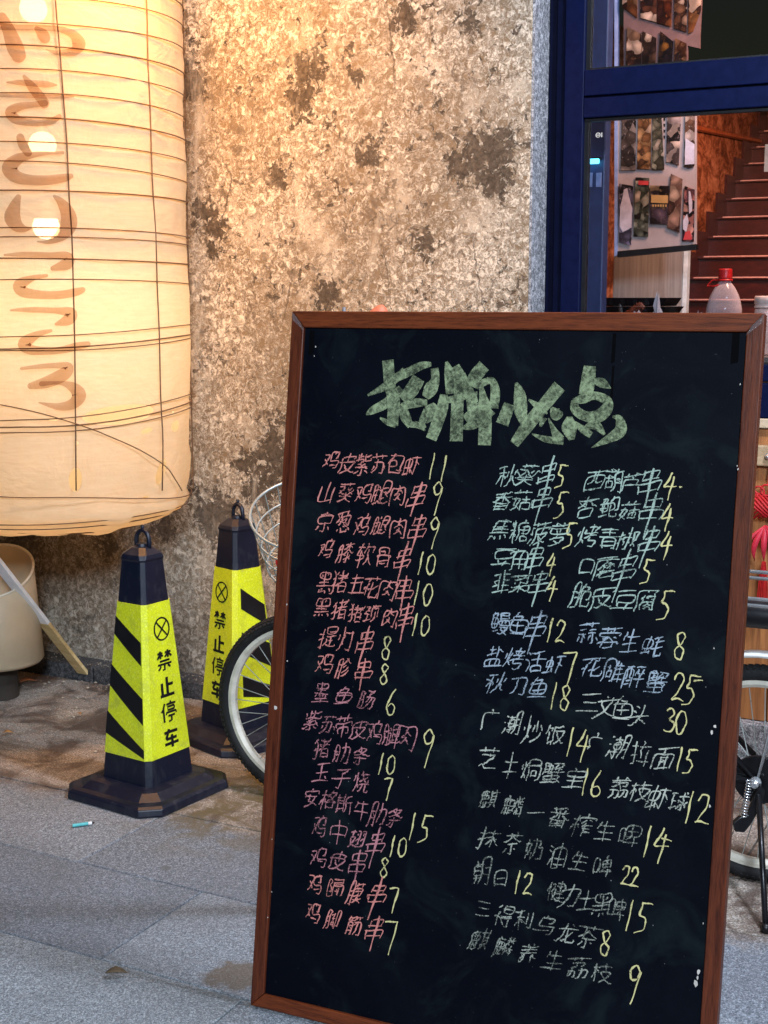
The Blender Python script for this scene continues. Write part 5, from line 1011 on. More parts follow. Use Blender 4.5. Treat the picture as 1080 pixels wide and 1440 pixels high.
do = bpy.data.objects.new('bulb_light', dl); do.location = c3 - Z * .05; scene.collection.objects.link(do)      # the lowest bulb shines down the shade
m = MB(); m.tube([(c1.x, c1.y, 2.7), tuple(c1 + Z * .05)], .004, 6); m.tube([tuple(c1 - Z * .045), tuple(c2 + Z * .042)], .0035, 6); m.build('cable', M['cablewhite'], lan)
# brush lettering printed on the paper: centre lines and widths, survey px * 7.2
def o7(L, oy): return [((x) / 7.2, oy + y / 7.2, w / 7.2) for x, y, w in L]
letters = [[
  o7([(-60, 240, 60), (-20, 262, 80), (180, 278, 60), (400, 280, 60), (600, 296, 56), (740, 350, 90), (797, 440, 140), (760, 510, 100), (680, 535, 75), (560, 530, 42), (465, 500, 8)], 0),
  o7([(20, 170, 90), (85, 300, 130), (150, 470, 170), (188, 560, 150)], 0), o7([(370, 290, 50), (425, 340, 115), (455, 385, 110)], 0)],
 [o7([(72, 835, 18), (200, 835, 55), (350, 845, 66), (480, 855, 66), (568, 862, 20)], 0), o7([(-80, 960, 20), (0, 967, 28), (200, 972, 36), (450, 975, 42), (650, 980, 36), (745, 980, 12)], 0),
  o7([(245, 775, 36), (315, 870, 90), (400, 975, 105), (450, 1045, 100)], 0), o7([(455, 1045, 66), (330, 1060, 60), (200, 1080, 85), (105, 1130, 105), (150, 1200, 100), (260, 1235, 75), (400, 1245, 66), (520, 1225, 70), (600, 1180, 50)], 0)],
 [o7([(205, 95, 80), (230, 170, 92), (285, 250, 80)], 180), o7([(635, 250, 34), (480, 258, 34), (330, 275, 60), (190, 310, 110), (98, 400, 160), (160, 490, 130), (300, 525, 105), (480, 528, 100), (650, 505, 86), (715, 487, 55)], 180)],
 [o7([(185, 700, 60), (150, 790, 115), (125, 900, 165), (170, 985, 130), (240, 1020, 75), (305, 1015, 25)], 180), o7([(550, 690, 30), (625, 760, 95), (690, 880, 155), (690, 990, 170), (620, 1085, 120), (500, 1150, 48), (380, 1150, 14)], 180)],
 [o7([(45, 1285, 20), (250, 1280, 54), (500, 1285, 58), (680, 1298, 90), (675, 1375, 125), (535, 1420, 50)], 180), o7([(470, 55, 34), (330, 80, 60), (200, 150, 130), (240, 220, 110), (400, 248, 88), (600, 250, 82), (750, 225, 84), (835, 200, 60)], 380)],
 [o7([(110, 405, 20), (300, 400, 55), (550, 408, 60), (715, 430, 110), (690, 500, 120), (570, 545, 34)], 380), o7([(515, 612, 34), (380, 650, 70), (250, 740, 135), (300, 800, 105), (450, 818, 80), (620, 808, 72), (780, 770, 80), (890, 748, 56)], 380)],
 [o7([(215, 995, 28), (400, 975, 48), (560, 965, 56), (690, 975, 90), (650, 1050, 130), (480, 1130, 120), (310, 1172, 66)], 380), o7([(420, 1150, 50), (600, 1142, 36), (730, 1180, 100), (800, 1262, 145), (740, 1350, 110), (600, 1382, 75), (395, 1340, 14)], 380)]]
layer = 0
for ch in letters:
    m = MB()
    for stk in ch:
        sm = catmull(stk, 6); P = [(a, b) for a, b, w in sm]; W = [w for a, b, w in sm]
        # round caps
        def cap(p, q, w):
            dx, dy = p[0] - q[0], p[1] - q[1]; l = math.hypot(dx, dy) or 1
            return [((p[0] + dx / l * w / 2 * s_, p[1] + dy / l * w / 2 * s_), w * math.sqrt(max(0.02, 1 - s_ * s_))) for s_ in (.35, .7, .92, 1.0)]
        c0 = cap(P[0], P[1], W[0])[::-1]; c1_ = cap(P[-1], P[-2], W[-1])
        P = [c[0] for c in c0] + P + [c[0] for c in c1_]; W = [c[1] for c in c0] + W + [c[1] for c in c1_]
        L, Rr = ribbon2d(P, W); r = LR + .010
        # split across into 3 so the sheet follows the curve
        rows_ = []
        for u in (0, .5, 1): rows_.append([lantern_pt(a[0] + (b[0] - a[0]) * u, a[1] + (b[1] - a[1]) * u, r + .0004 * (layer % 6)) for a, b in zip(L, Rr)])
        nn = len(P); m.add([p for q in rows_ for p in q], [(k * nn + i, k * nn + i + 1, (k + 1) * nn + i + 1, (k + 1) * nn + i) for k in (0, 1) for i in range(nn - 1)])
        layer += 1
    m.build('brush_letter', M['letter'], lan, smooth=True)

# ================================================================== BIN, STICK, LITTER
bc = at_depth(-9, 800, 4.36); bb = Vector((bc.x, bc.y, 0))
t = thing('waste_bin', bb, 'beige round bin with a slanted open mouth by the wall under the lantern', 'bin')
z0b, zc = at_depth(20, 930, 4.36).z, at_depth(0, 804, 4.36).z
m = MB(); n = 48; ro, ri = [], []
tilt = math.tan(math.radians(27))
def ring(r, z, sl): return [Vector((bb.x + r * math.cos(2 * math.pi * k / n), bb.y + r * math.sin(2 * math.pi * k / n), z + sl * r * math.sin(2 * math.pi * k / n))) for k in range(n)]
rb, rt = .150, .128
rings = [ring(.02, z0b, 0), ring(rb - .01, z0b, 0), ring(rb, z0b + .012, 0), ring((rb + rt) / 2, (z0b + zc) / 2, tilt * .5), ring(rt, zc, tilt), ring(rt - .005, zc + .002, tilt), ring(rt - .009, zc, tilt), ring(rb - .02, z0b + .02, 0), ring(.01, z0b + .02, 0)]
m.add([p for r in rings for p in r], [(j * n + k, j * n + (k + 1) % n, (j + 1) * n + (k + 1) % n, (j + 1) * n + k) for j in range(len(rings) - 1) for k in range(n)])
m.build('body', M['bin'], t, smooth=True)
m = MB(); rim = ring(rt - .002, zc + .003, tilt); m.tube(rim, .0045, 8, True); m.build('rim', plain('pale_rim', (.75, .68, .55), .45), t, smooth=True)
m = MB(); m.lathe([(.01, .001), (.065, .001), (.06, z0b - .001), (.01, z0b - .001)], bb, 32); m.build('foot', plain('shadow_dark_foot', (.03, .022, .016), .8), t)  # added foot, its dark colour standing for the shadow under the bin
# brown block behind it
pk = on_g(63, 938, 3.50); m = MB(); m.box((pk.x, pk.y, .06), (.09, .06, .118), (EX, GY, Z))
# stick
a0 = at_depth(-40, 745, 4.10); a1 = on_g(117, 946, 3.565); a1.z = max(a1.z, .004)
wpt = a0 + (a1 - a0) * .62
t = thing('leaning_stick', a1, 'flat wooden stick, upper half painted white, leaning across the bin', 'stick')
d = (a1 - a0).normalized(); side = d.cross(GY).normalized(); nor = d.cross(side)
m = MB(); m.box((a0 + wpt) / 2, ((wpt - a0).length, .046, .013), (d, side, nor)); m.build('painted_half', M['stickw'], t, bevel=.0015)
m = MB(); m.box((wpt + a1) / 2 + d * .0006, ((a1 - wpt).length - .001, .0452, .0125), (d, side, nor)); m.build('bare_half', M['stick'], t, bevel=.0015)
# leaves
def leaf(px, py, L, W_, rot, col, label, name='fallen_leaf', curl=.3):
    c = on_floor(px, py, .004); m = MB(); N = 9; A = []; B = []; Cc = []
    ux = Vector((math.cos(rot), math.sin(rot), 0)); uy = Vector((-math.sin(rot), math.cos(rot), 0)); rl = random.Random(int(px))
    for i in range(N):
        u = i / (N - 1); w = W_ * math.sin(math.pi * u) ** .7 * rl.uniform(.75, 1.1) + .0008
        zc_ = .004 + curl * W_ * math.sin(u * 3.3) + .002
        A.append(c + ux * L * (u - .5) + uy * w + Z * (zc_ + curl * w * 1.1)); Cc.append(c + ux * L * (u - .5) + Z * zc_); B.append(c + ux * L * (u - .5) - uy * w * .8 + Z * (zc_ + curl * w * .7))
    m.add(A + Cc + B, [(k * N + i, k * N + i + 1, (k + 1) * N + i + 1, (k + 1) * N + i) for k in (0, 1) for i in range(N - 1)])
    m.tube([Cc[-1], Cc[-1] + ux * L * .12 + Z * .002], .0009, 5)
    o = solo(name, m, plain('dry_leaf', col, .8, 0, .4, 60, .6, 200), c, label, 'leaf', smooth=True)
    sd = o.modifiers.new('thick', 'SOLIDIFY'); sd.thickness = .0008
leaf(163, 1372, .040, .011, .12, (.13, .09, .05), 'curled dry brown leaf alone on the grey paving in front of the cones')
leaf(38, 961, .055, .016, .5, (.62, .24, .10), 'orange dry leaf on the dirty paving below the beige bin')
leaf(11, 1033, .026, .009, .2, (.55, .27, .08), 'small orange leaf at the left edge of the stained paving')
leaf(112, 1006, .020, .006, 2.2, (.42, .20, .07), 'tiny brown leaf on the dark stain left of the front cone')
# cigarette end
ca_, cb_ = on_floor(102, 1161, .005), on_floor(124, 1158, .005); cd = (cb_ - ca_).normalized()
t = thing('cigarette_end', ca_, 'short turquoise cigarette end lying on the paving left of the front cone', 'cigarette end')
m = MB(); m.tube([ca_, cb_], .0042, 12); m.build('paper_tube', plain('turquoise_paper', (.10, .50, .52), .5), t, smooth=False)
m = MB(); m.tube([cb_ + cd * .0002, cb_ + cd * .009], .0043, 12); m.build('band', plain('white_band', (.8, .8, .8), .5), t)
m = MB(); m.tube([cb_ + cd * .0092, cb_ + cd * .016], [.003, .0015], 8); m.build('burnt_tip', M['black'], t)
# grit on the pavement by the wall
m = MB()
for i in range(900):
    e_ = R.uniform(-3.9, -2.3); g_ = 3.56 - abs(R.gauss(0, .22)); 
    if R.random() < .3: g_ = R.uniform(3.57, 3.655)
    zb_ = .053 if g_ > 3.562 else .0
    if g_ <= 3.562: g_ = min(g_, 3.55)
    s_ = R.uniform(.001, .0036) if R.random() < .93 else R.uniform(.005, .008); c = EG(e_, g_, zb_ + s_ * .4)
    m.add([c + Vector((s_ * R.uniform(.6, 1.3), 0, 0)), c + Vector((-s_, s_ * .3, 0)), c + Vector((0, s_, 0)), c + Vector((0, -s_, 0)), c + Vector((0, 0, s_ * .7)), c - Vector((0, 0, s_ * .5))], [(0, 2, 4), (2, 1, 4), (1, 3, 4), (3, 0, 4), (2, 0, 5), (1, 2, 5), (3, 1, 5), (0, 3, 5)])
o = m.build('grit', plain('pale_grit', (.42, .36, .28), .9, 0, .6, 400)); o['kind'] = 'stuff'

# ================================================================== CONES
def half(z): return (.187 - .163 * z) / 2
def cone(c, rot, label, stripes_right, flip=False):
    t = thing('traffic_cone', c, label, 'traffic cone', 'no-parking cones by the wall')
    ux = Vector((math.cos(rot), -math.sin(rot), 0)); uy = Vector((math.sin(rot), math.cos(rot), 0))   # ux: along left face, to the right and nearer
    def sq(h, ch, z): # chamfered square ring (8 points)
        q = h - ch
        return [c + ux * x + uy * y + Z * z for x, y in ((-q, -h), (q, -h), (h, -q), (h, q), (q, h), (-q, h), (-h, q), (-h, -q))]
    def loft(rs):
        m = MB(); n_ = 8; m.add([p for r in rs for p in r], [(j * n_ + k, j * n_ + (k + 1) % n_, (j + 1) * n_ + (k + 1) % n_, (j + 1) * n_ + k) for j in range(len(rs) - 1) for k in range(n_)] + [tuple(range(7, -1, -1)), tuple(range((len(rs) - 1) * 8, len(rs) * 8))]); return m
    H = .169
    m = loft([sq(H, .044, 0.0), sq(H + .002, .044, .004), sq(H, .044, .020), sq(H - .008, .042, .026), sq(H - .026, .040, .028), sq(half(.04) + .030, .028, .044), sq(half(.04) + .014, .020, .047), sq(half(.045) + .004, .016, .048)]); m.build('base', M['rubber'], t, bevel=.002)
    m = loft([sq(half(.04), .014, .04), sq(half(.628), .010, .628), sq(half(.628) + .003, .012, .634), sq(half(.64) + .001, .014, .645), sq(.024, .012, .662), sq(.015, .006, .663)]); m.build('body', M['rubber'], t, bevel=.0015)
    z0, z1 = .116, .519
    s = .0022
    zs = [z0 + (z1 - z0) * i / 6 for i in range(7)]
    rs = [sq(half(z) + s, .014 - .004 * (z - .05) / .578 + .001, z) for z in zs]
    m = MB(); m.add([p for r in rs for p in r] + sq(half(z0) - .001, .014, z0) + sq(half(z1) - .001, .012, z1), [(j * 8 + k, j * 8 + (k + 1) % 8, (j + 1) * 8 + (k + 1) % 8, (j + 1) * 8 + k) for j in range(6) for k in range(8)] + [(56 + k, 56 + (k + 1) % 8, (k + 1) % 8, k) for k in range(8)] + [(48 + k, 48 + (k + 1) % 8, 64 + (k + 1) % 8, 64 + k) for k in range(8)])
    m.build('reflective_sleeve', M['sleeve'], t)
    # handle
    m = MB(); pts = []
    for i in range(13):
        a = math.pi * i / 12; pts.append(c + ux * .0225 * math.cos(a) * 1.0 + uy * .004 + Z * (.676 + .028 * math.sin(a)))
    m.tube([pts[0] - Z * .02] + pts + [pts[-1] - Z * .02], .0062, 8); m.tube([c + uy * .004 + Z * .705, c + uy * .004 + Z * .717], .005, 8); m.build('handle', M['rubber'], t, smooth=True)
    m = MB(); m.lathe([(.012, .6632), (.016, .6632), (.014, .670), (.010, .668)], c, 12); m.build('top_collar', M['rubber'], t)
    # faces: point on face f at (u in -1..1, z)
    def face(fi, u, z, off):
        h = half(z) + s + off
        if fi == 'L': return c + ux * u * (h) - uy * h + Z * z
        return c + ux * h + uy * u * h + Z * z
    def panel(fi, poly, off):
        return [face(fi, u, z, off) for u, z in poly]
    fs, ft = ('R', 'L') if stripes_right else ('L', 'R')
    # stripes: strips following the face
    zz2 = lambda v: z1 - (z1 - z0) * v
    if stripes_right: ST = [(-.62, .13, .28, .76, .28, .43), (-.62, .45, .60, .80, .57, .75), (-.62, .77, .92, .83, .90, .985)]
    else: ST = [(-.79, .09, .21, .76, .24, .39), (-.82, .41, .55, .80, .60, .77), (-.84, .72, .87, .82, .93, .985)]
    for (u0, a0_, b0_, u1, a1_, b1_) in ST:
        m = MB(); n_ = 5
        top = [face(fs, u0 + (u1 - u0) * i / n_, zz2(a0_ + (a1_ - a0_) * i / n_), .0009) for i in range(n_ + 1)]; bot = [face(fs, u0 + (u1 - u0) * i / n_, zz2(b0_ + (b1_ - b0_) * i / n_), .0009) for i in range(n_ + 1)]
        m.add(top + bot, [(i, n_ + 1 + i, n_ + 2 + i, i + 1) for i in range(n_)]); m.build('black_stripe', M['black'], t)
    # printed crossed circle and characters
    cu = -.02 if stripes_right else .05
    def txt(x, z, off): h = half(z) + s; return face(ft, cu + x * 1.18 / h, z, off)
    m = MB(); zc_ = .449; r = .0265; w = .0044
    def flat(P, off):
        P3 = P; L, Rr = ribbon2d(P3, [w] * len(P3)); m.add([txt(a, b, off) for a, b in L + Rr], [(i, i + 1, len(L) + i + 1, len(L) + i) for i in range(len(L) - 1)])
    cx0 = 0
    flat([(cx0 + r * .86 * math.cos(i * math.pi / 16), zc_ + r * 1.1 * math.sin(i * math.pi / 16)) for i in range(33)], .0009)
    flat([(cx0 - r * .58, zc_ + r * .75), (cx0 + r * .58, zc_ - r * .75)], .0012); flat([(cx0 + r * .58, zc_ + r * .75), (cx0 - r * .58, zc_ - r * .75)], .0015)
    m.build('crossed_circle', M['black'], t)
    for ch, z in zip('禁止停车', (.366, .295, .228, .158)):
        m = MB(); S = .057
        w = .0078 if ch in '止车' else .0056
        for k_, stk in enumerate(glyph(ch)):
            flat([((x - .5) * S, z + (y - .48) * S * 1.12) for x, y in stk], .0009 + .00012 * k_)
        m.build('printed_character', M['black'], t)
    return t

def to_floor(px, py): return on_floor(px, py)
cone(on_floor(209, 1110), math.radians(34), 'black cone with yellow reflective sleeve nearest the camera, striped left face', False)
c2_ = at_depth(336, 900, 3.95); c2_.z = 0
cone(c2_, math.radians(46), 'black cone with yellow reflective sleeve standing behind the bicycle wheel', True)

# ================================================================== BICYCLE
FC = on_floor(427, 1126); RC = on_floor(1064, 1237)
BD = (RC - FC).normalized(); BN = Vector((BD.y, -BD.x, 0))      # BN points to the camera
if BN.y > 0: BN = -BN
WR = .250
bike = thing('bicycle', (FC + RC) / 2, 'small wheeled bicycle with wire basket parked behind the chalkboard', 'bicycle')
def wheel(c, rimmat, rear=False):
    hub = c + Z * WR
    r_o, tr = WR - .019, .019
    m = MB(); m.tube([hub + (BD * math.cos(a) + Z * math.sin(a)) * r_o for a in [i * math.pi / 36 for i in range(72)]], tr, 12, True)
    ty = m.build('tyre', M['tyre'], bike, smooth=True)
    # tread lugs
    m = MB()
    for i in range(110):
        a = i * 2 * math.pi / 110
        for s in (-1, 1):
            rd = BD * math.cos(a + s * .006) + Z * math.sin(a + s * .006); tg = -BD * math.sin(a) + Z * math.cos(a)
            for th in (.25, .75, 1.2):
                q = hub + rd * (r_o + tr * math.cos(th)) + BN * s * tr * math.sin(th); nrm = (rd * math.cos(th) + BN * s * math.sin(th)); m.box(q, (.0085, .0052, .0022), ((tg + BN * s * .5).normalized(), (tg + BN * s * .5).normalized().cross(nrm), nrm))
    m.build('tread', M['tyre'], ty)
    m = MB(); rr_ = r_o - tr + .002; prof = [(-.012, rr_ + .004), (-.013, rr_ - .006), (-.006, rr_ - .014), (.006, rr_ - .014), (.013, rr_ - .006), (.012, rr_ + .004)]
    N_ = 72; vs = []
    for i in range(N_):
        a = i * 2 * math.pi / N_; rd = BD * math.cos(a) + Z * math.sin(a)
        vs += [hub + rd * r + BN * x for x, r in prof]
    K = len(prof); m.add(vs, [(i * K + k, i * K + (k + 1) % K, ((i + 1) % N_) * K + (k + 1) % K, ((i + 1) % N_) * K + k) for i in range(N_) for k in range(K)])
    m.build('rim', rimmat, bike, smooth=False)
    hb = MB(); hb.tube([hub - BN * .035, hub - BN * .033, hub + BN * .033, hub + BN * .035], [.022, .022, .022, .022], 16); hb.tube([hub - BN * .055, hub + BN * .055], .006, 10)
    hbo = hb.build('hub', M['chrome'], bike, smooth=False)
    # one spoke mesh shared
    sp = None
    for i in range(36):
        a = i * 2 * math.pi / 36; s = 1 if i % 2 else -1; off = .55 * (1 if (i // 2) % 2 else -1)
        p0 = hub + (BD * math.cos(a + off) + Z * math.sin(a + off)) * .021 + BN * s * .030; p1 = hub + (BD * math.cos(a) + Z * math.sin(a)) * (rr_ - .0135)
        m = MB(); m.tube([p0, p1], .0012, 5); m.build('spoke', M['wire'], bike)
    return hub
HF = wheel(FC, M['cream']); HR = wheel(RC, M['cream'], True)
def bt(name, pts, r, mat='blackm', n=10, par=None):
    m = MB(); m.tube(pts, r, n); return m.build(name, M[mat], par or bike, smooth=True)
# fork, head, handle post
crown = HF + BD * .07 + Z * .30; head = crown + BD * .035 + Z * .16; top = head + BD * .07 + Z * .47
for s in (-1, 1):
    bt('fork_blade', [HF + BN * s * .05, HF + BN * s * .048 + BD * .03 + Z * .14, crown + BN * s * .035], .009)
bt('fork_crown', [crown + BN * .045, crown - BN * .045], .012)
bt('head_tube', [crown, head], .019)
bt('handle_post', [head, top], .013, 'blackm')
bb_ = FC + BD * .62 + Z * .25
seat = FC + BD * .80 + Z * .78
bt('main_tube', [head - Z * .05, FC + BD * .35 + Z * .40, bb_], .019); bt('seat_tube', [bb_, seat], .016)
for s in (-1, 1):
    bt('chain_stay', [bb_ + BN * s * .03, HR + BN * s * .055], .008); bt('seat_stay', [seat - Z * .12 - (seat - bb_) * .1 + BN * s * .02, HR + BN * s * .055], .007)
# saddle
m = MB(); rs = []
for i, (u, w, h) in enumerate([(-.14, .014, .02), (-.08, .022, .028), (0, .04, .032), (.07, .075, .036), (.11, .085, .036), (.135, .07, .026)]):
    rs.append([seat + BD * u + BN * w * math.cos(a) + Z * (.03 + h * math.sin(a)) for a in [k * math.pi / 6 for k in range(12)]])
m.add([p for r in rs for p in r], [(j * 12 + k, j * 12 + (k + 1) % 12, (j + 1) * 12 + (k + 1) % 12, (j + 1) * 12 + k) for j in range(5) for k in range(12)] + [tuple(range(11, -1, -1)), tuple(range(60, 72))])
m.build('saddle', M['black'], bike, smooth=True)
# handlebar: grip end and lever tip show above the chalkboard
gp = at_depth(541, 434, 3.12); gin = gp + Vector((-.065, .03, -.05)) 
hb_pts = catmull([tuple(gin), tuple(gin + (top - gin) * .5 + Z * .01), tuple(top), tuple(top + (top - gin) * .7 + Vector((0, .12, .0))), tuple(top + (top - gin) * 1.2 + Vector((0, .2, -.04)))], 4)
bt('handlebar', hb_pts, .010, 'chrome')
bt('grip', [gin + (gp - gin) * -.6, gin, gp - (gp - gin) * .12, gp], [.0135, .0165, .0165, .011], 'orange', 14)
e2_ = Vector(hb_pts[-1]); bt('grip', [e2_, e2_ + (Vector(hb_pts[-1]) - Vector(hb_pts[-3])).normalized() * .11], .016, 'orange', 14)
lt = at_depth(483.5, 433.5, 3.14)
bt('brake_lever', [gin + BN * .02, (gin + lt) / 2 - Z * .02, lt - Z * .008, lt + Z * .003], [.006, .006, .0055, .0035], 'grey', 8)
# wire basket, tilted
bk_c = at_depth(437, 722, 3.36)
tl = math.radians(30); ax = Vector((0, -math.sin(tl), math.cos(tl))); bu = Vector((1, 0, 0)); bv = ax.cross(bu)
bu = (bu * .97 + bv * .22).normalized(); bv = ax.cross(bu)
def bring(r, d): return [bk_c - ax * d + (bu * math.cos(a) * 1.0 + bv * math.sin(a) * .95) * r for a in [i * math.pi / 20 for i in range(40)]]
t = bike
for (r, d, th) in ((.152, 0, .0038), (.140, .055, .0024), (.130, .105, .0024), (.118, .16, .0030)):
    m = MB(); m.tube(bring(r, d), th, 7, True); m.build('basket_ring', M['wire'], bike, smooth=True)
for i in range(22):
    a = i * 2 * math.pi / 22; q = lambda r, d: bk_c - ax * d + (bu * math.cos(a) + bv * math.sin(a) * .95) * r
    m = MB(); m.tube([q(.152, 0), q(.118, .16), q(.02, .165)], .0014, 5); m.build('basket_wire', M['wire'], bike)
bt('basket_stay', [bk_c - ax * .165, head], .007)
m = MB(); q = bk_c - ax * .09 + bu * -.105 + bv * -.03; m.lathe([(.001, 0), (.014, 0), (.014, .006), (.001, .007)], at_depth(396, 790, 3.3), 16, Vector((-.3, -1, .1))); m.build('reflector', M['redplastic'], bike)
# rear mudguard, rack, battery-like tube, stays
m = MB(); L_ = []
pr = [(-.027, 0), (-.02, .007), (0, .010), (.02, .007), (.027, 0), (.02, .004), (0, .007), (-.02, .004)]
vs = []; N_ = 30
for i in range(N_):
    a = math.radians(5 + 150 * i / (N_ - 1)); rd = BD * math.cos(a) + Z * math.sin(a)
    vs += [HR + rd * (.272 + dy) + BN * x for x, dy in pr]
m.add(vs, [(i * 8 + k, i * 8 + (k + 1) % 8, (i + 1) * 8 + (k + 1) % 8, (i + 1) * 8 + k) for i in range(N_ - 1) for k in range(8)]); m.build('mudguard', plain('pale_mudguard', (.6, .58, .55), .35), bike, smooth=True)
zt = lambda y: at_depth(1064, y, HR.y).z
m = MB()
o = bt('rack_bag', [HR + BD * u + Z * (zt(866) - HR.z) for u in (-.20, -.19, .22, .23)], [.02, .030, .030, .02], 'black', 20)
for k, y in enumerate((812, 821, 836, 845)):
    s = (.05 if k % 2 else -.02) + (.0 if k < 2 else .03)
    bt('rack_tube', [HR + BD * u + BN * (.06 if k > 1 else -.05) + Z * (zt(y) - HR.z) for u in (-.22, .30)], .0042, 'chrome', 8)
for s in (-1, 1):
    bt('mudguard_stay', [HR + BN * s * .058, HR + BN * s * .062 + BD * .07 + Z * .30, HR + BN * .06 * s + BD * .09 + Z * (zt(836) - HR.z)], .003, 'chrome', 6)
    bt('mudguard_stay', [HR + BN * s * .060, HR + BN * s * .062 + BD * .055 + Z * .30], .003, 'chrome', 6)
# hub cover disc, axle nut, spring, kickstand
m = MB(); m.lathe([(.052, 0), (.056, .004), (.054, .010), (.02, .012), (.001, .012)], HR + BN * .036, 28, BN); m.build('hub_cover', M['blackm'], bike, smooth=False)
m = MB(); m.lathe([(.013, 0), (.013, .006), (.009, .007), (.009, .018), (.005, .020), (.005, .026), (.001, .026)], HR + BN * .06 - BD * .002, 12, BN); m.build('axle_nut', M['chrome'], bike, smooth=False)
ys_ = HR.y - .07
sp0, sp1 = at_depth(1054, 1098, ys_), at_depth(1046, 1148, ys_)
m = MB(); dv = sp1 - sp0; sx_ = Vector((1, 0, 0)); sy_ = Vector((0, 1, 0))
m.tube([sp0 + dv * (i / 90) + (sx_ * math.cos(i * .9) + sy_ * math.sin(i * .9)) * .0065 for i in range(91)], .0014, 5); m.build('stand_spring', M['chrome'], bike, smooth=True)
m = MB(); P = [at_depth(x, y, ys_ - .004) for x, y in ((1031, 1158), (1040, 1150), (1052, 1146), (1062, 1118), (1070, 1104), (1077, 1112), (1072, 1132), (1056, 1160), (1047, 1171), (1034, 1170))]; m.prism(P, Vector((0, .014, 0))); m.build('stand_bracket', M['blackm'], bike, bevel=.002)
kf = on_floor(1077, 1307, .006)
bt('kickstand', [at_depth(1067, 1118, ys_ - .01), kf], .0065, 'blackm', 10)
bt('stand_foot', [kf + Z * .012, kf - Z * .005], .010, 'black', 12)
# crank, chain wheel, pedals (behind the board)
m = MB(); m.lathe([(.02, 0), (.075, 0), (.075, .005), (.02, .005)], bb_ + BN * .04, 32, BN); m.build('chain_wheel', M['blackm'], bike)
for s in (-1, 1):
    d_ = (BD * .6 - Z * .8) * s
    bt('crank', [bb_ + BN * s * .055, bb_ + BN * s * .06 + d_ * .14], .009, 'chrome'); m = MB(); m.box(bb_ + BN * s * .10 + d_ * .14, (.08, .07, .02), (BD, BN, Z)); m.build('pedal', M['black'], bike, bevel=.003)

# ================================================================== CHALKBOARD
BYAW, BLEAN, BW, BH = .4304, .1487, .848, 1.287
BO = Vector((-.2485, 2.3569, 0))
be = Vector((math.cos(BYAW), -math.sin(BYAW), 0)); bn_h = Vector((math.sin(BYAW), math.cos(BYAW), 0))
bu_ = Z * math.cos(BLEAN) + bn_h * math.sin(BLEAN); bn = be.cross(bu_)          # outward normal?
if bn.y > 0: bn = -bn
BO = BO + Z * .004
cb = thing('chalkboard_sign', BO + be * BW / 2, 'black menu chalkboard in a red brown wooden frame leaning back on its stand', 'chalkboard')
def BP(x, y, z=0.0): return BO + be * x + bu_ * y + bn * z
def board_xy(px, py, z=-.006):
    p = on_plane(px, py, BP(0, 0, z), bn) - BO
    return p.dot(be), p.dot(bu_)
# local-frame object: vertices in board axes so grain follows the rails
BM = Matrix((be, bu_, bn)).transposed().to_4x4()
BM.translation = BO
def bobj(name, vs, fs, mat, bevel=0, parent=None, smooth=False):
    me = bpy.data.meshes.new(name); me.from_pydata(vs, [], fs); me.update(); me.materials.append(mat)
    if smooth: me.polygons.foreach_set('use_smooth', [True] * len(me.polygons))
    o = bpy.data.objects.new(name, me); scene.collection.objects.link(o)
    o.parent = cb; o.matrix_local = Matrix.Translation(-Vector(cb.location)) @ BM
    if bevel:
        b = o.modifiers.new('bevel', 'BEVEL'); b.width = bevel; b.segments = 2; b.limit_method = 'ANGLE'; b.angle_limit = math.radians(35)
    return o
fw, ft_, fbm, fd = .0265, .030, .026, .024
def prismz(poly, z0, z1):
    n = len(poly); vs = [(x, y, z1) for x, y in poly] + [(x, y, z0) for x, y in poly]
    return vs, [tuple(range(n)), tuple(range(2 * n - 1, n - 1, -1))] + [(i, i + n, (i + 1) % n + n, (i + 1) % n) for i in range(n)]
gpx = .0004
rails = [('left_rail', [(0, 0), (fw, fbm + gpx), (fw, BH - ft_ - gpx), (0, BH)], 'bframe_y'), ('right_rail', [(BW, BH), (BW - fw, BH - ft_ - gpx), (BW - fw, fbm + gpx), (BW, 0)], 'bframe_y'),
         ('top_rail', [(gpx, BH), (fw + gpx, BH - ft_), (BW - fw - gpx, BH - ft_), (BW - gpx, BH)], 'bframe_h'), ('bottom_rail', [(gpx, 0), (BW - gpx, 0), (BW - fw - gpx, fbm), (fw + gpx, fbm)], 'bframe_h')]
M['bframe_y'] = wood('stained_frame_wood_upright', (.040, .008, .004), (.16, .036, .013), 'y', 2.2, .42, spec=.25)
for nm, poly, mt in rails:
    if nm in ('top_rail', 'left_rail'): poly = poly[::-1] if False else poly
    vs, fs = prismz(poly, -fd, 0); bobj('frame_rail', vs, fs, M[mt], .0018)
vs, fs = prismz([(fw - .004, fbm - .004), (BW - fw + .004, fbm - .004), (BW - fw + .004, BH - ft_ + .004), (fw - .004, BH - ft_ + .004)], -.012, -.0065)
bobj('writing_surface', vs, fs, M['board'])
vs, fs = prismz([(fw, fbm), (BW - fw, fbm), (BW - fw, BH - ft_), (fw, BH - ft_)], -.020, -.0125); bobj('back_panel', vs, fs, plain('hardboard', (.12, .07, .04), .8))
# rear legs and hinge
for x in (.10, BW - .20):
    top_ = BP(x, BH - .03, -.03); foot = BO + be * x + bn_h * .50; m = MB(); m.box((top_ + foot) / 2, ((top_ - foot).length, .03, .018), ((top_ - foot).normalized(), be, be.cross((top_ - foot).normalized()))); m.build('rear_leg', M['bframe_v'], cb)
p1, p2 = BO + be * .115 + bn_h * .46 + Z * .13, BO + be * (BW - .215) + bn_h * .46 + Z * .13
m = MB(); m.box((p1 + p2) / 2, ((p2 - p1).length, .018, .03), (be, bn_h, Z)); m.build('rear_crossbar', M['bframe_v'], cb)
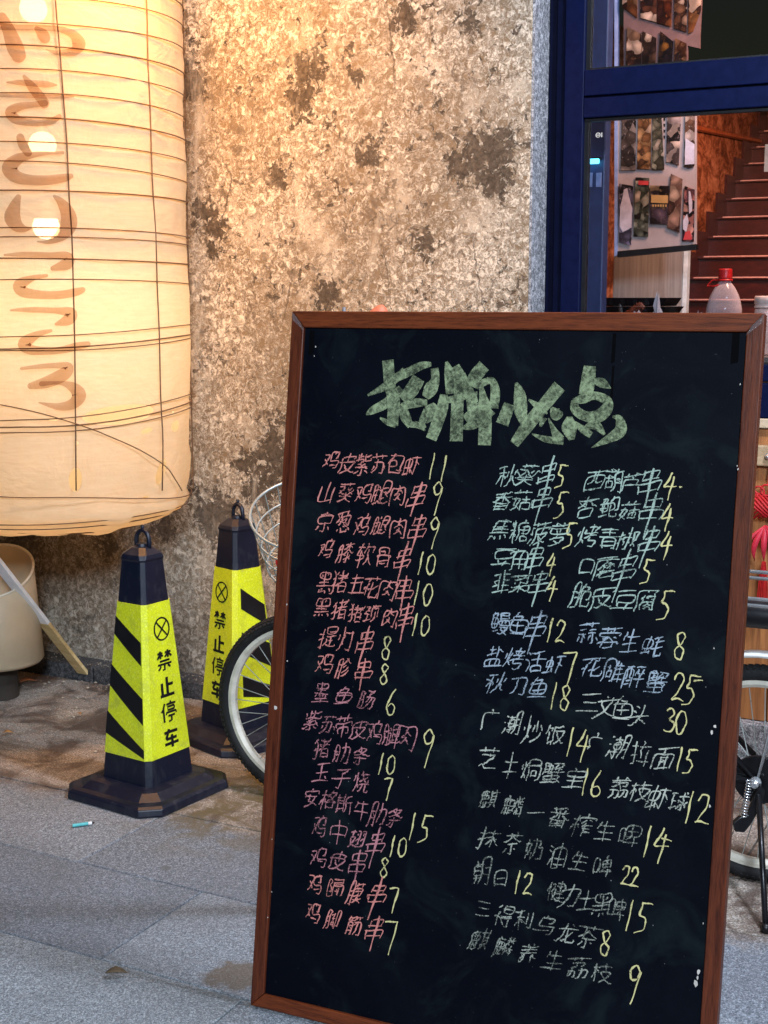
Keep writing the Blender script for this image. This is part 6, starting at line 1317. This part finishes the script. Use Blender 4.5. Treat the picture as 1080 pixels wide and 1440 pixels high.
# clear tape at the corners
tt = NT('clear_tape'); tape = tt.fin(tt.mixs(.09, tt.n('ShaderNodeBsdfTransparent').outputs[0], tt.bsdf((.5, .5, .52), .15, 0, tt.bump(tt.noise(tt.obj(), 140, 4, .7, 2.0), 1.0, .004), .8)))
for cx, s in ((0, 1), (BW, -1)):
    vs, fs = prismz([(cx + s * .001, BH - .001), (cx + s * .003, BH - .016), (cx + s * .027, BH - .036), (cx + s * .020, BH - .022)], .0008, .0016); bobj('corner_tape', vs, fs, tape)
# chips, curled tape ends and black tape marks
rc = random.Random(11); chipm = plain('torn_paper_white', (.62, .56, .50), .8)
for (px, py, s) in [(388, 995, .010), (1004, 1022, .007), (1000, 1030, .006), (997, 1135, .006), (1003, 912, .003), (1037, 655, .003), (1038, 660, .003), (981, 1368, .009), (978, 1384, .010), (980, 1376, .006), (988, 1300, .003), (404, 850, .003), (402, 930, .003), (442, 487, .003), (440, 500, .002), (1040, 540, .003), (377, 1290, .002), (380, 1255, .002), (383, 1180, .002)]:
    x, y = board_xy(px, py, 0); a = rc.uniform(0, 6); s *= .7
    P_ = [(x + s * rc.uniform(.25, .6) * math.cos(a + k * 1.05), y + s * rc.uniform(.4, 1.1) * math.sin(a + k * 1.05)) for k in range(6)]
    inside = fw < x < BW - fw
    z_ = -.0062 if (fw + .001 < x < BW - fw - .001) else .0006
    vs, fs = prismz(P_, z_, z_ + .0012); bobj('paper_scrap', vs, fs, chipm)
for (px, py, w, h) in [(438, 482, .010, .045), (863, 490, .006, .05), (861, 540, .004, .06), (1034, 490, .012, .05)]:
    x, y = board_xy(px, py)
    vs, fs = prismz([(x - w / 2, y - h / 2), (x + w / 2, y - h / 2 + .003), (x + w / 2 * .9, y + h / 2), (x - w / 2, y + h / 2)], -.0064, -.0060); bobj('black_tape', vs, fs, M['mattblack'])
# faint dots of chalk dust
vs, fs = [], []
for i in range(40):
    x, y = rc.uniform(fw + .01, BW - fw - .01), rc.uniform(fbm + .01, BH - ft_ - .01); s = rc.uniform(.0004, .0011); b = len(vs)
    vs += [(x + s * math.cos(k * 1.257) * rc.uniform(.6, 1), y + s * math.sin(k * 1.257), -.0061) for k in range(5)]; fs.append(tuple(range(b, b + 5)))
o = bobj('chalk_specks', vs, fs, plain('speck_white', (.22, .23, .22), .9)); o['kind'] = 'stuff'

# ---- chalk writing
PX = BW / 662.0
hw = random.Random(23)
class Ink:
    def __init__(self): self.v = []; self.f = []; self.k = 0
    def stroke(self, P, W, z=-.0058):
        z = z + .000035 * (self.k % 40); self.k += 1
        L, Rr = ribbon2d(P, W); b = len(self.v); n = len(P)
        self.v += [(x, y, z) for x, y in L + Rr]
        self.f += [(b + i, b + n + i, b + n + i + 1, b + i + 1) for i in range(n - 1)]
    def hand(self, P, w):
        """P: board-plane points; smoothed, jittered, tapered"""
        sm = catmull(P, 4) if len(P) > 2 else catmull(P, 5)
        n = len(sm); ph = hw.uniform(0, 6); out = []; W = []
        for i, (x, y) in enumerate(sm):
            out.append((x + .0006 * math.sin(i * 1.1 + ph), y + .0006 * math.cos(i * .9 + ph)))
            u = i / max(1, n - 1); W.append(w * (.65 + .5 * math.sin(math.pi * min(1, u * 1.15 + .1)) ) * hw.uniform(.6, 1.3))
        self.stroke(out, W)
DIG = {'0': [[(.5, 1), (.15, .8), (.05, .4), (.3, .02), (.7, .1), (.95, .5), (.8, .9), (.45, 1.0)]], '1': [[(.75, 1.05), (.5, .5), (.25, -.1)]],
       '2': [[(.1, .75), (.35, 1), (.8, .95), (.8, .65), (.4, .25), (.05, .0)], [(.05, .0), (.5, .06), (1.05, .0)]], '3': [[(.1, .9), (.5, 1), (.85, .82), (.4, .55)], [(.4, .55), (.9, .4), (.8, .1), (.35, .0), (.0, .1)]],
       '4': [[(.65, 1.05), (.35, .7), (.0, .38), (.45, .40), (1.15, .42)], [(.85, .85), (.65, .3), (.45, -.25)]], '5': [[(.35, 1), (.3, .75), (.2, .55), (.6, .5), (.75, .25), (.5, .0), (-.1, -.12)], [(.3, 1.0), (.8, 1.02), (1.15, 1.0)]],
       '6': [[(.75, 1.05), (.35, .7), (.08, .3), (.25, .0), (.65, .0), (.85, .25), (.55, .42), (.15, .3)]], '7': [[(.0, .92), (.5, .98), (.95, 1.0)], [(.95, 1.0), (.75, .5), (.5, -.15)]],
       '8': [[(.85, .85), (.5, 1.0), (.15, .85), (.4, .55), (.8, .3), (.6, .0), (.2, .05), (.1, .3), (.5, .55), (.85, .85)]],
       '9': [[(.85, .85), (.5, 1.02), (.15, .8), (.3, .55), (.7, .62), (.88, .85), (.7, .35), (.4, -.25)]]}
# the skewer character is written quickly, with one long stroke through both boxes
SKEWER = [[(.24, .88), (.20, .62)], [(.24, .86), (.55, .89), (.82, .88), (.76, .62)], [(.22, .64), (.76, .66)], [(.08, .46), (.10, .18)], [(.08, .45), (.55, .48), (.95, .48), (.86, .2)], [(.1, .2), (.86, .23)], [(.54, 1.10), (.50, .4), (.46, -.42)]]
def write(text, p0, p1, num, np_, nh, col, w=29, h=33, dim=0):
    wd = .00225
    ink = Ink(); n = len(text)
    for i, ch in enumerate(text):
        u = i / max(1, n - 1)
        px = p0[0] + (p1[0] - p0[0]) * u; py = p0[1] + (p1[1] - p0[1]) * u
        cx, cy = board_xy(px, py)
        cx += hw.uniform(-1, 1) * PX; cy += hw.uniform(-1.6, 1.6) * PX
        cw = w * PX * hw.uniform(.9, 1.08); chh = h * PX * hw.uniform(.92, 1.12)
        if ch == '串': chh *= 1.08; cw *= .95; cy += 1 * PX
        if ch in '口日': chh *= .8; cw *= .8
        sl = hw.uniform(.10, .38); ro = hw.uniform(.04, .20); prev = None
        for stk in (SKEWER if ch == '串' else glyph(ch)):
            dx, dy = hw.gauss(0, .024), hw.gauss(0, .024); ex = 1 + hw.gauss(0.06, .12)
            mx = sum(p[0] for p in stk) / len(stk); my = sum(p[1] for p in stk) / len(stk); P = []
            for (x, y) in stk:
                x = mx + (x - mx) * ex + dx + hw.gauss(0, .008); y = my + (y - my) * ex + dy + hw.gauss(0, .008)
                X, Y = (x - .5), (y - .5)
                P.append((cx + (X + sl * Y) * cw, cy + (Y + ro * X) * chh))
            # vertical strokes run long, as in quick writing
            if len(P) == 2 and abs(P[0][0] - P[1][0]) < abs(P[0][1] - P[1][1]) * .5 and hw.random() < .35:
                P[1] = (P[1][0] - .001, P[1][1] + (P[1][1] - P[0][1]) * hw.uniform(.05, .22))
            if prev and hw.random() < .5 and math.hypot(P[0][0] - prev[0], P[0][1] - prev[1]) < .30 * chh:
                ink.hand([prev, P[0]], .0013)
            prev = P[-1]
            ink.hand(P, wd if not (ch == '串' and stk[0][1] > 1) else wd * 1.55)
        # ligatures between strokes now and then
    o = bobj('chalk_writing', ink.v, ink.f, M[col], 0)
    if num:
        ink = Ink(); k = len(num)
        for i, d in enumerate(num):
            cx, cy = board_xy(np_[0] + (i - (k - 1) / 2) * nh * .52, np_[1] + i * nh * .10)
            hh = nh * PX; ww = hh * (.46 if d != '1' else .28)
            for stk in DIG[d]:
                ink.hand([(cx + (x - .5 + .12 * (y - .5)) * ww, cy + (y - .5) * hh) for x, y in stk], .0027)
        bobj('chalk_price', ink.v, ink.f, M['yellow'], 0)
A = [("鸡皮紫苏包虾", (466, 649), (580, 655), "11", (616, 655), 32), ("山葵鸡腿肉串", (462, 691), (586, 698), "9", (615, 697), 36), ("京葱鸡腿肉串", (457, 732), (587, 745), "9", (611, 746), 34),
     ("鸡膝软骨串", (460, 774), (567, 787), "10", (599, 791), 28), ("黑猪五花肉串", (456, 817), (568, 830), "10", (594, 833), 30), ("黑猪猪颈肉串", (454, 854), (570, 870), "10", (591, 877), 28),
     ("提灯串", (461, 897), (514, 905), "8", (544, 911), 32), ("鸡胗串", (456, 935), (511, 944), "8", (541, 948), 28), ("墨鱼肠", (452, 973), (517, 984), "6", (551, 987), 34),
     ("紫苏带皮鸡腿肉", (440, 1013), (572, 1038), "9", (602, 1048), 42), ("猪肋条", (453, 1052), (509, 1064), "10", (543, 1073), 27), ("玉子烧", (451, 1085), (510, 1100), "7", (545, 1108), 28),
     ("安格斯牛肋条", (438, 1120), (556, 1149), "15", (589, 1161), 34), ("鸡中翅串", (449, 1163), (529, 1187), "10", (559, 1189), 27), ("鸡皮串", (449, 1204), (503, 1215), "8", (541, 1220), 27),
     ("鸡隔膜串", (444, 1243), (529, 1261), "7", (553, 1264), 32), ("鸡脚筋串", (440, 1284), (528, 1307), "7", (549, 1316), 42)]
B = [("秋葵串", (714, 667), (769, 669), "5", (789, 669), 27, 'green'), ("香菇串", (707, 703), (763, 703), "5", (789, 709), 31, 'green'), ("焦糖菠萝", (704, 745), (785, 752), "5", (801, 752), 30, 'green'),
     ("豆角串", (709, 784), (751, 787), "4", (775, 792), 24, 'green'), ("韭菜串", (706, 818), (758, 822), "4", (776, 825), 26, 'green'), ("鳗鱼串", (704, 875), (754, 884), "12", (781, 885), 28, 'bluec'),
     ("盐烤活虾", (696, 921), (781, 934), "7", (800, 938), 40, 'bluec'), ("秋刀鱼", (699, 961), (758, 968), "18", (787, 978), 32, 'bluec'),
     ("西葫芦串", (837, 674), (915, 679), "4", (942, 681), 28, 'green'), ("杏鲍菇串", (826, 713), (915, 719), "4", (938, 725), 28, 'green'), ("烤青椒串", (828, 754), (913, 762), "4", (937, 764), 28, 'green'),
     ("口蘑串", (825, 796), (879, 801), "5", (910, 803), 28, 'green'), ("脆皮豆腐", (817, 837), (908, 845), "5", (936, 850), 34, 'green'), ("蒜蓉生蚝", (828, 890), (918, 906), "8", (957, 908), 34, 'bluec'),
     ("花雕醉蟹", (832, 937), (924, 958), "25", (963, 966), 34, 'bluec'), ("三文鱼头", (828, 988), (900, 1004), "30", (950, 1013), 30, 'white'),
     ("广潮炒饭", (689, 1012), (781, 1034), "14", (811, 1042), 34, 'white'), ("广潮拉面", (838, 1044), (934, 1064), "15", (963, 1067), 28, 'white'), ("芝士焗蟹宝", (688, 1067), (808, 1095), "16", (831, 1099), 32, 'white'),
     ("荔枝虾球", (873, 1107), (955, 1127), "12", (979, 1134), 36, 'white'), ("麒麟一番榨生啤", (689, 1125), (883, 1176), "14", (920, 1182), 36, 'white'), ("抹茶奶油生啤", (688, 1177), (848, 1217), "22", (886, 1231), 24, 'white'),
     ("朝日", (678, 1226), (705, 1234), "12", (735, 1240), 28, 'white'), ("健力士黑啤", (782, 1254), (869, 1277), "15", (895, 1286), 36, 'white'), ("三得利乌龙茶", (680, 1279), (826, 1318), "8", (852, 1326), 32, 'white'),
     ("麒麟养生荔枝", (675, 1321), (848, 1369), "9", (892, 1380), 40, 'white')]
for k_, t_ in enumerate(A): write(*t_, 'pink_faint' if 8 <= k_ <= 14 else 'pink')
for k_, t_ in enumerate(B): write(*t_[:6], 'white_faint' if k_ > 19 else t_[6], w=31, h=33)
# small dash strokes after some prices
ink = Ink()
for (x0, y0, x1, y1) in ((955, 684, 959, 685), (975, 957, 988, 957), (930, 1178, 944, 1183)):
    a, b = board_xy(x0, y0), board_xy(x1, y1); ink.hand([a, b], .0025)
bobj('chalk_dash', ink.v, ink.f, M['yellow'])
# ---- wide brush title
T1 = [[(245, 88, 92), (262, 300, 92)], [(262, 290, 90), (290, 400, 100), (280, 588, 88)], [(92, 356, 14), (230, 285, 62), (375, 172, 62)], [(80, 503, 10), (130, 470, 60), (240, 410, 74), (345, 300, 50)], [(185, 527, 12), (240, 560, 40), (305, 590, 26)],
      [(300, 225, 64), (400, 180, 66), (500, 132, 60), (575, 120, 30)], [(600, 150, 60), (605, 240, 70), (570, 310, 105), (530, 372, 60)], [(480, 225, 105), (430, 310, 110), (360, 395, 90)],
      [(360, 420, 50), (375, 510, 80), (420, 590, 50)], [(350, 440, 46), (450, 415, 70), (545, 410, 40)], [(560, 425, 70), (570, 480, 120), (510, 560, 60), (535, 600, 10)], [(415, 585, 30), (470, 580, 50), (530, 625, 10)],
      [(690, 100, 20), (712, 190, 76), (722, 345, 70)], [(755, 135, 70), (800, 250, 100), (790, 385, 90)], [(820, 190, 30), (850, 300, 70), (905, 420, 70)], [(700, 392, 46), (800, 372, 56), (900, 320, 40)],
      [(672, 350, 60), (655, 470, 92), (575, 690, 84)], [(775, 395, 96), (770, 560, 96), (765, 705, 98)], [(978, 130, 96), (910, 210, 96), (845, 290, 60)], [(880, 330, 94), (885, 470, 70)], [(870, 250, 60), (960, 285, 60)],
      [(960, 265, 54), (1035, 245, 50), (1062, 330, 70), (1050, 455, 70)], [(955, 290, 30), (975, 400, 72)], [(830, 535, 60), (920, 462, 66), (1015, 395, 66)], [(815, 605, 20), (900, 570, 80), (1030, 460, 80)], [(985, 430, 92), (985, 600, 98), (980, 735, 98)], [(1040, 470, 60), (1000, 520, 50)]]
T2 = [[(145, 368, 84), (88, 522, 96)], [(195, 205, 20), (222, 300, 88), (232, 430, 92), (262, 545, 30)], [(525, 232, 100), (400, 385, 92), (290, 520, 96), (180, 672, 70)], [(290, 335, 14), (360, 385, 44), (432, 442, 12)],
      [(315, 595, 10), (420, 635, 44), (555, 652, 50)], [(440, 475, 10), (478, 560, 40), (520, 640, 84)], [(465, 395, 20), (500, 445, 90), (550, 440, 20)], [(400, 470, 60), (380, 540, 20)],
      [(755, 80, 86), (740, 200, 102), (722, 300, 96)], [(790, 190, 40), (850, 210, 66), (915, 250, 6)],
      [(625, 345, 30), (700, 330, 66), (790, 305, 56), (880, 340, 66), (885, 400, 84), (820, 460, 90), (720, 460, 70), (645, 410, 66), (640, 340, 50)],
      [(600, 465, 40), (600, 545, 112), (618, 640, 40)], [(640, 505, 16), (700, 560, 50), (765, 605, 46)], [(690, 565, 10), (790, 525, 66), (865, 600, 20)], [(925, 465, 14), (975, 480, 50), (985, 570, 86), (900, 630, 60), (765, 700, 4)]]
ink = Ink()
for T, ox, oy in ((T1, 500, 490), (T2, 690, 500)):
    for stk in T:
        sm = catmull(stk, 6); P = []; W = []
        for x, y, w in sm:
            bx, by = board_xy(ox + x / 5.4, oy + y / 5.4); P.append((bx, by)); W.append(w / 5.4 * PX * 1.02 * hw.uniform(.97, 1.03))
        ink.stroke(P, W, -.0059)
bobj('chalk_title', ink.v, ink.f, M['title'])
